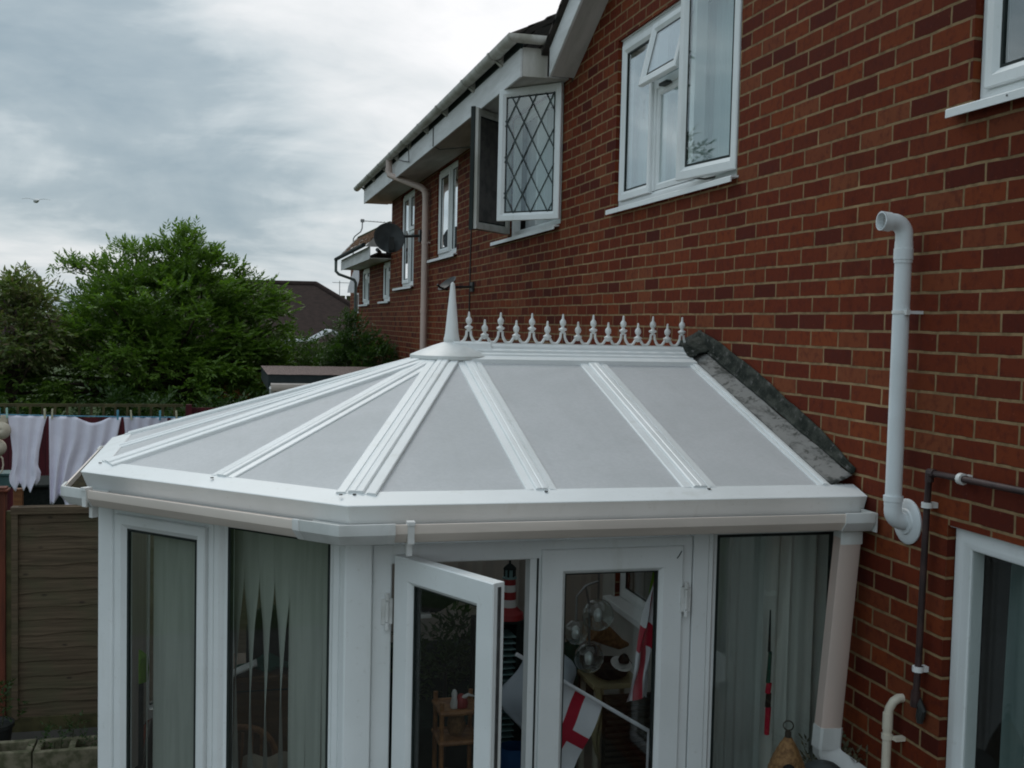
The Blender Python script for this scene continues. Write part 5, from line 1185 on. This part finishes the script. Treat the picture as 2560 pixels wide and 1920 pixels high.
pt = thing('plant_pot', 'dark pot rim at the bottom left edge below the fence post', 'pot', (-1.40, 7.55, 0))
mb = MB(); mb.lathe((-1.40,7.55,0), [(0,0),(.085,0),(.11,.20),(.12,.20),(.12,.225),(.105,.225),(.10,.2),(0,.19)], 24); mb.build('pot_body', 'black_plastic', pt)

# neighbouring garden: low red boarded fence, trellis, posts
rf_ = thing('garden_fence', 'dark red painted board fence behind the washing', 'fence', (-2, 13.8, 0))
mb = MB()
for k in range(46): mb.box(-3.6+k*.10, -3.6+k*.10+.096, 13.80, 13.82+.006*(k % 2), 0, 1.64 if -3.6+k*.10 < -.45 else 1.76)
mb.build('boards', 'fence_red', rf_, smooth=False)
for x in (-2.2, -.43, .9):
    mb = MB(); mb.box(x, x+.07, 13.74, 13.80, 0, 1.80 if x > -1 else 1.66); mb.build('post', 'fence_red', rf_)
tr_ = thing('trellis', 'brown wooden trellis rail above the red fence below the tree', 'trellis', (-1.5, 13.95, 0))
mb = MB(); mb.box(-3.6, -.47, 13.93, 13.96, 1.755, 1.79); mb.box(-3.6, -.47, 13.93, 13.96, 1.50, 1.53)
for k in range(24): mb.box(-3.55+k*.135, -3.55+k*.135+.028, 13.915, 13.93, .9, 1.76)
mb.build('trellis_bars', 'wood_olive', tr_, smooth=False)
wpst = thing('wooden_post', 'short orange-brown wooden post below the white shirt', 'post', (-1.75, 10.6, 0))
mb = MB(); mb.box(-1.80, -1.725, 10.56, 10.63, 0, 1.285); mb.build('post_body', 'wood_orange', wpst, bevel=.004)
bxx = thing('shed_box', 'low black covered bench behind the wooden post', 'bench', (-1.6, 11.4, 0))
mb = MB(); mb.box(-1.9, -1.36, 11.2, 11.8, 0, 1.20); mb.box(-1.93, -1.33, 11.17, 11.83, 1.20, 1.23); mb.build('bench_cover', 'plush_black', bxx, bevel=.01)
tq = thing('planter', 'teal planter box at the left edge beside the white shirt', 'planter', (-1.98, 10.9, 1.2))
mb = MB(); mb.box(-2.15, -1.86, 10.8, 11.0, 1.26, 1.37); mb.box(-2.17, -1.85, 10.78, 11.02, 1.37, 1.395); mb.build('box_body', 'teal_plastic', tq, bevel=.006)
mb = MB(); mb.box(-2.1, -1.95, 10.84, 10.96, 0, 1.26); mb.build('stand', 'wood_dark', tq)

# washing line with washing
LN = lambda x: 1.962-.022*(x+1.9)/1.6-.03*math.sin((x+2.6)/3.2*math.pi)*.4
wl = thing('washing_line', 'blue washing line strung across the neighbouring garden', 'washing line', (-1, 10.5, 0))
mb = MB(); mb.tube([(x, 10.5, LN(x)) for x in np.linspace(-2.6, 1.4, 30)], .0055, 6); mb.build('rope', 'rope_blue', wl)
for x in (-2.6, 1.4): mb = MB(); mb.tube([(x,10.5,0),(x,10.5,2.05)], .025, 10); mb.build('pole', 'steel_grey', wl)
def hang(name, label, cat, left, right, bot, mat, top=None, fold=.012, wv=5, group='washing pegged on the line'):
    """cloth between two outlines left(b), right(b) (b = 0 at the line), bottom drop bot(a)"""
    ph = random.random()*6
    def fn(a, b):
        xl, xr = left(b), right(b); x = xl+(xr-xl)*a; zt_ = LN(x)-.004-(top(a) if top else 0); z = zt_-bot(a)*b
        y = 10.5+fold*(.4+b)*math.sin(a*wv*2*math.pi+ph+1.4*b)+.02*b*math.sin(a*5+ph)
        return (x, y, z)
    mb = MB(); mb.grid(fn, 44, 26); o = mb.build(name, mat, solid=.003)
    return tag(o, label, cat, group)
ip = lambda xs, ys: (lambda t: float(np.interp(t, xs, ys)))
hang('shirt', 'white shirt hung upside down with ruffled hem, pegged by its waist', 'shirt', ip([0,.2,.5,.72,.8,.9,1],[-1.835,-1.815,-1.795,-1.80,-1.822,-1.822,-1.785]), ip([0,.15,.5,.72,.8,.92,1],[-1.508,-1.535,-1.575,-1.585,-1.560,-1.568,-1.60]),
     lambda a: .63+.03*math.sin(a*19)+.03*(1-a)-.02*math.sin(a*7), 'linen', fold=.010, wv=3)
hang('bed_sheet', 'white cloth sagging between two pegs with its corner trailing on the fence', 'sheet', ip([0,1],[-1.493,-1.482]), ip([0,.3,.6,1],[-.885,-.93,-1.08,-1.235]),
     lambda a: .74+.05*math.sin(a*11+1)+.06*a-.16*max(0, 1-abs(a-.16)/.12)*0, 'linen', top=lambda a: .055*math.sin(min(1, max(0, (a-.35)/.5))*math.pi)**1.3 if a > .35 else 0, fold=.020, wv=5)
hang('pillow_case', 'short pale grey washing partly hidden by the conservatory roof', 'washing', ip([0,.15,1],[-.868,-.86,-.835]), ip([0,1],[-.49,-.50]), lambda a: .33+.03*math.sin(a*9), 'linen_grey', fold=.014, wv=4)
hang('vest', 'last pale grey item on the line just above the roof edge', 'washing', ip([0,1],[-.46,-.45]), ip([0,1],[-.20,-.22]), lambda a: .35+.03*math.sin(a*9), 'linen_grey', fold=.014, wv=4)
br_ = thing('bra', 'cream bra with round cups hanging from the line at the left edge', 'underwear', (-1.89, 10.49, 1.95)); br_['group'] = 'washing pegged on the line'
for cx, cz, r in ((-1.883,1.815,.078),(-1.915,1.663,.074)):
    mb = MB(); mb.lathe((cx,10.49,cz), [(r, 0),(r*.94,.02),(r*.75,.045),(r*.4,.062),(0,.066)], 26, axis=(.1,-1,.15), caps=False); mb.build('cup', 'cream_cloth', br_, solid=.004)
mb = MB(); mb.tube([(-1.90,10.49,1.60),(-1.872,10.48,1.57),(-1.866,10.48,1.51),(-1.876,10.48,1.455),(-1.905,10.49,1.43)], .007, 6); mb.build('strap', 'cream_cloth', br_)
mb = MB(); mb.grid(lambda a, b: (-1.95+.12*a, 10.495, LN(-1.9)-.003-.075*b), 4, 4); mb.build('band', 'cream_cloth', br_, solid=.004)
def peg():
    mb = MB()
    for s_ in (-1, 1): mb.obox((0, s_*.007, .004), ((1,0,0),(0,1,s_*.10),(0,0,1)), (.0075,.004,.044))
    mb.tube([(-.009,0,.008),(.009,0,.008)], .006, 8, 1)
    return mb
pegs = {}
for x, col, wh in ((-1.902,'blue','leftmost pale blue peg above the cream bra'),(-1.838,'mint','mint peg at the left end of the white shirt'),(-1.527,'cream','cream peg at the right end of the white shirt'),(-1.468,'cream','cream peg at the left corner of the sagging cloth'),
                   (-.915,'blue','blue peg at the right corner of the sagging cloth'),(-.802,'cream','cream peg at the left end of the short grey washing'),(-.552,'blue','blue peg at the right end of the short grey washing'),(-.41,'cream','yellowish peg nearest the roof edge')):
    mt = 'peg_'+col
    if mt not in pegs: o = pegs[mt] = peg().build('clothes_peg', [mt, 'steel_grey'])
    else: o = pegs[mt].copy(); COL.objects.link(o)
    o.location = (x, 10.5, LN(x)+.012); o.rotation_euler = (0, random.uniform(-.08,.08), random.uniform(-.3,.3)); tag(o, wh, 'clothes peg', 'pegs on the washing line')

# flat roofed extension of the neighbour
ex = thing('flat_roof_extension', 'flat roofed rear extension with gravelled felt top and white gutter', 'extension', (1.5, 13.5, 0))
mb = MB(); mb.box(.66, XW-.003, 13.12, 15.3, 0, 2.02); mb.build('wall', 'upvc_dirty', ex, smooth=False)
mb = MB(); mb.box(.50, XW-.002, 13.0, 15.38, 2.02, 2.205); mb.build('felt_edge', 'felt_dark', ex, bevel=.01)
mb = MB(); mb.grid(lambda a, b: (.49+(XW-.50)*a, 12.99+2.4*b, 2.210+.0012*math.sin(a*40+b*9)), 40, 12); mb.build('roof', 'gravel_felt', ex)
mb = MB(); mb.box(.56, XW-.003, 13.06, 13.118, 1.86, 2.06); mb.build('fascia', 'upvc_dirty', ex)
mb = MB(); mb.extrude([(0,2.11),(-.05,2.11),(-.085,2.10),(-.085,2.06),(-.06,2.02),(0,2.02)], (.53, 13.0, 0), (0,1,0), (0,0,1), (XW-.54,0,0)); mb.build('gutter', 'gutter_aged', ex)
mb = MB(); mb.tube([(.545,12.96,2.06),(.55,13.02,1.98),(.62,13.08,1.86),(.62,13.08,.1)], .034, 10); mb.build('downpipe', 'upvc_dull', ex)

# ---- trees and shrubs
def tree(name, label, cat, base, lobes, tips, per, spread, size, leaflets, mat, trunk, extra=None, droop=.35, flat=.45, group=None):
    t_ = thing(name, label, cat, base, group); tp = lobe_tips(lobes, tips)
    if extra is not None: tp = np.concatenate([tp, np.array(extra)])
    ctr = np.average([l[:3] for l in lobes], 0, [l[6] for l in lobes]); ctr = ctr-np.array([0,0,.35])
    P, D, L, Wd = sprays(tp, per, spread, size, leaflets, droop, ctr, flat); leaf_mesh('crown', mat, P, D, L, Wd, t_)
    b = Vector(base); fork = Vector((base[0], base[1], base[2]+trunk[1]))
    mb = MB(); mb.tube([b, b.lerp(fork, .5)+Vector((.03,.02,0)), fork], [trunk[0], trunk[0]*.8, trunk[0]*.6], 9); mb.build('trunk', 'bark', t_)
    limbs(fork, tp, t_, trunk[0], 7); return t_
ML = [(-.62,17.3,2.85,1.15,1.1,.70,2.2), (-.50,17.3,3.55,.34,.5,.34,.5), (-1.30,17.2,3.0,.75,1.0,.50,1.1), (.32,17.4,2.65,.58,.9,.62,1.1), (-1.5,17.0,2.2,1.0,1.1,.70,1.1), (.20,17.1,2.0,.70,.9,.55,1.0), (-.6,16.9,1.9,1.2,1.0,.7,1.2), (-2.2,17,2.25,.6,.8,.5,.6), (-2.75,16.6,1.75,.7,.8,.55,1.0), (-3.3,16.6,1.6,.6,.7,.5,.6)]
top = [(x, y, z-.20) for x, y, z in [(-.62,17.2,4.18),(-.56,17.2,4.26),(-.50,17.1,4.12),(-.66,17.2,4.06),(-.45,17.2,4.02),(-1.28,17.1,3.96),(-1.40,17.1,3.98),(-1.18,17.2,3.90),(-2.02,17.1,3.74),(-2.12,17.1,3.74),(-1.92,17.1,3.66),(-1.75,17.1,3.64),(-1.55,17.1,3.72),(-.30,17.2,3.92),(-.14,17.2,3.86),(.0,17.2,3.76),(-.95,17.2,4.0),(-.82,17.2,3.96),(.66,17.2,3.42),(.74,17.2,3.36),(.42,17.2,3.52),(.18,17.2,3.62)]]
tree('tree', 'large dense green tree with pinnate leaves behind the washing line', 'tree', (-.7,17.4,0), ML, 440, 24, .12, .155, 4, 'leaf_tree', (.13, 1.5), top, droop=.2, flat=.32)
GL_ = [(-2.8,16.2,2.55,.45,.6,.42,1.3), (-2.66,16.1,2.98,.20,.4,.26,.5), (-2.3,16.3,2.55,.26,.5,.35,.5)]
gt_ = tree('tree', 'grey-green drooping shrub tree with purplish flower spikes at the left edge', 'tree', (-2.8,16.3,0), GL_, 90, 14, .10, .17, 3, 'leaf_grey', (.07, 1.6), [(-2.66,16.0,3.26),(-2.74,16.0,3.22),(-2.82,16.0,3.12),(-2.45,16.1,3.0),(-2.36,16.1,3.04),(-2.55,16.0,3.06)], droop=.8)
fp = lobe_tips(GL_, 60); P, D, L, Wd = sprays(fp, 6, .035, .07, 3, .2, (-2.7,16.3,1.5), 1.5); leaf_mesh('flower_spikes', 'bud_purple', P, D, L, Wd, gt_)
tree('bush', 'small dark green bush against the far brick wall', 'bush', (2.1,17.0,0), [(2.02,17.0,2.05,.50,.5,.55,1.3), (1.75,17.1,1.9,.35,.5,.55,.8), (2.3,16.9,2.15,.22,.4,.35,.5), (1.86,17.3,2.55,.20,.3,.34,.35), (2.0,16.9,1.4,.55,.5,.6,.6)], 190, 20, .085, .10, 3, 'leaf_shrub', (.05, 1.0), [(1.92,17.2,2.88),(1.96,17.2,2.82),(2.22,17.0,2.62)])
tree('bush', 'light green feathery bush between the large tree and the dark bush', 'bush', (1.3,18.5,0), [(1.25,18.5,1.9,.45,.5,.6,1.0), (1.05,18.4,2.2,.3,.4,.45,.6), (1.5,18.5,1.9,.3,.4,.4,.5)], 75, 13, .085, .12, 3, 'leaf_light', (.04, .9), [(1.0,18.3,2.65),(1.1,18.3,2.6)])
wb = thing('flowering_shrub', 'shrub with small white flowers beneath the white greenhouse frame', 'bush', (1.45,17.9,0))
P, D, L, Wd = sprays(lobe_tips([(1.42,17.9,2.0,.30,.2,.34,1)], 26), 4, .04, .05, 2, .1, (1.42,17.9,1.5), .8); leaf_mesh('flowers', 'leaf_white', P, D, L, Wd, wb)
P, D, L, Wd = sprays(lobe_tips([(1.42,17.95,1.9,.34,.2,.4,1)], 40), 8, .06, .09, 3, .1, (1.42,17.9,1.5), .8); leaf_mesh('leaves', 'leaf_light', P, D, L, Wd, wb)
tree('tree', 'tall dark conifer of the garden mirrored in the open casement of the three-light window', 'tree', (-12.2,25.0,0), [(-12.2,25,2.5,2.2,2.2,2.2,1.3), (-12.2,25,5.0,1.7,1.7,1.8,1.2), (-12.3,25,7.2,1.2,1.2,1.5,1), (-12.1,25,9.0,.75,.75,1.2,.7), (-12.2,25,10.4,.3,.3,.8,.3)], 260, 14, .26, .34, 3, 'leaf_bush', (.22, 4.0), droop=.6)
tree('hedge', 'dark overgrown hedge along the back of the trellis under the large tree', 'hedge', (-1.2,15.2,0), [(-3.2,15.2,.9,.8,.5,.85,1), (-2.2,15.2,.95,.8,.5,.85,1), (-1.2,15.2,.95,.8,.5,.9,1), (-.2,15.3,.95,.8,.5,.85,1), (.55,15.6,1.0,.5,.5,.9,.8)], 150, 13, .11, .15, 3, 'leaf_bush', (.05, .5))
tree('tree', 'distant tree top left of the dark tiled roof', 'tree', (-2.5,30,0), [(-2.2,30,2.6,1.6,1.2,1.0,1), (-4.8,30,2.7,1.6,1.2,1.0,1)], 110, 12, .22, .30, 3, 'leaf_bush', (.15, 1.4))
dr = weeds('dry_plant', 'dry greyish plant at the foot of the brick wall beside the downpipe shoe', [(2.50,4.06,1.0),(2.52,3.98,1.02),(2.47,4.1,.95),(2.54,4.05,1.06),(2.50,3.92,.96)], 'leaf_dry', 22, .06)
mb = MB(); mb.lathe((2.48,4.0,0), [(0,0),(.10,0),(.13,.80),(.145,.80),(.145,.83),(.12,.83),(0,.82)], 20); o = thing('plant_pot', 'tall planter holding the dry plant below the downpipe', 'pot', (2.48,4.0,0)); mb.build('pot_body', 'conc', o)

# ---- far buildings
bg2 = thing('bungalow', 'distant bungalow with a broad dark brown hipped tile roof', 'house', (0, 44, 0))
k = 44/40
mb = MB(); A, B, Cc, Dd = Vector((-1.0,44,4.20)), Vector((3.17*k,44,4.235)), Vector((6.6*k,37,1.55)), Vector((-3.2,37,1.55))
E_, F_ = Vector((6.0*k,49,2.35)), Vector((-3.2,49,2.35))
mb.add([A,B,Cc,Dd,E_,F_], [(0,3,2,1),(1,2,4),(0,1,4,5),(0,5,3)]); mb.build('roof', 'tile_far', bg2, smooth=False)
mb = MB(); mb.box(-2.4, 6.2, 40.4, 48.6, 0, 1.9); mb.build('wall', 'brick', bg2, smooth=False)
mb = MB(); mb.tube([A, B], .12, 8); mb.tube([B, Cc], .12, 8); mb.build('ridge_tile', 'tile_far', bg2)
cs = thing('chimney_house', 'small distant roof with a double-pot chimney beside the brick houses', 'house', (6, 60, 0))
mb = MB(); mb.extrude([(5.0,0),(5.0,2.6),(8.2,4.15),(11,2.6),(11,0)], (0,60,0), (1,0,0), (0,0,1), (0,8,0)); mb.build('roof', 'tile_far', cs, smooth=False)
mb = MB(); mb.box(6.15, 6.75, 60.5, 61.3, 2.6, 3.75); mb.build('chimney', 'brick', cs, smooth=False)
for x in (6.28, 6.60): mb = MB(); mb.lathe((x,60.9,3.75), [(0,0),(.13,0),(.11,.2),(.13,.42),(.1,.45),(0,.45)], 10); mb.build('chimney_pot', 'moss', cs)
mb = MB(); mb.tube([(6.1,60.9,3.5),(6.1,60.9,5.0)], .02, 4); mb.tube([(5.7,60.9,4.9),(6.7,60.9,4.9)], .015, 4); mb.build('aerial', 'steel_grey', cs)
gh = thing('greenhouse', 'white framed greenhouse roof glimpsed above the bushes', 'greenhouse', (1.9, 24, 0))
mb = MB()
for y in (24.0, 24.7, 25.4): mb.tube([(1.35,y,2.37),(1.85,y,2.39),(2.25,y,2.62),(2.7,y,2.40)], .035, 6); mb.box(1.34,1.40,y-.03,y+.03,0,2.38)
for x, z in ((1.35,2.37),(1.85,2.39),(2.25,2.62)): mb.tube([(x,24,z),(x,25.4,z)], .03, 6)
mb.build('frame', 'far_white', gh); mb = MB(); mb.add([(1.35,24,2.36),(1.85,24,2.38),(2.25,24,2.61),(2.25,25.4,2.61),(1.85,25.4,2.38),(1.35,25.4,2.36)], [(0,1,4,5),(1,2,3,4)]); mb.add([(1.37,24,.1),(1.85,24,.1),(1.85,24,2.36),(1.37,24,2.36)], [(0,1,2,3)]); mb.build('pane', 'glass', gh, smooth=False)

# ---- a gull high over the gardens
gl = thing('seagull', 'white gull gliding with long wings spread high over the gardens', 'bird', (-4.57, 30, 5.66))
mb = MB(); mb.lathe((-4.57,30,5.66), [(r_*.8, z_*.8) for r_, z_ in [(0,-.17),(.025,-.15),(.06,-.06),(.07,.02),(.05,.10),(.035,.14),(.03,.17),(0,.20)]], 14, axis=(.5,-.8,.05)); mb.build('body', 'feather', gl)
for s_ in (-1, 1):
    mb = MB(); mb.grid(lambda a, b: (-4.57+s_*(.03+.30*a), 30+.055*(b-.5)*(1-.8*a)-.02*a, 5.68+.04*math.sin(a*2.2)-.02*a*a), 8, 3); mb.build('wing', 'feather', gl, solid=.006)

# ---- things on the near terrace, just in the bottom edge of the picture
sk = thing('woven_birdhouse', 'woven straw bird nest pocket with a dark entrance hole and hanging ring', 'birdhouse', (2.13, 3.8, .3))
mb = MB(); prf = []
for i in range(23):
    f = i/22; r = .004+(.082)*(math.sin(min(1, (1-f)*1.12)*math.pi/2))**.8; prf.append((r*(1+.035*(i % 2)), 1.02+.262*f))
mb.lathe((2.136,3.8,0), [(0,1.02)]+prf+[(0,1.284)], 30); skb = mb.build('woven_body', 'wicker', sk)
hd = Vector((-.38,-.92,.12)).normalized(); hc = Vector((2.136,3.8,1.155))+hd*.077
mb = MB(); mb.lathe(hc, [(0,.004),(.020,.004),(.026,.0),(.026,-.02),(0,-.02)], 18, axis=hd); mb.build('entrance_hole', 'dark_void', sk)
mb = MB(); mb.lathe((2.136,3.8,1.27), [(0,0),(.013,0),(.012,.025),(0,.028)], 10); mb.tube(arc((2.136,3.8,1.318), .019, 0, 2*math.pi, 16, ax=(.9,-.43,0)), .0028, 6); mb.build('hanging_ring', 'wood_dark', sk)
mb = MB(); mb.tube([(2.136,3.8,.02),(2.136,3.8,1.03)], .014, 8); mb.build('pole', 'wood_dark', sk)
bq = thing('kettle_barbecue', 'black domed lid just visible beside the downpipe shoe', 'barbecue', (2.30, 3.80, .02))
mb = MB(); mb.lathe((2.295,3.80,1.04), [(.115,0),(.115,.012),(.108,.045),(.085,.085),(.05,.112),(.02,.122),(0,.124)], 30); mb.build('lid', 'dish_grey', bq)
mb = MB(); mb.lathe((2.295,3.80,1.04), [(.112,0),(.11,-.03),(.085,-.08),(.04,-.11),(0,-.115)], 30); mb.build('bowl', 'black_plastic', bq)
for a in (.4, 2.5, 4.6): mb = MB(); mb.tube([(2.295+.05*math.cos(a),3.8+.05*math.sin(a),.95),(2.295+.13*math.cos(a),3.8+.13*math.sin(a),.02)], .009, 8); mb.build('leg', 'steel_grey', bq)

for o in bpy.data.objects:
    if '_w' in o: del o['_w']
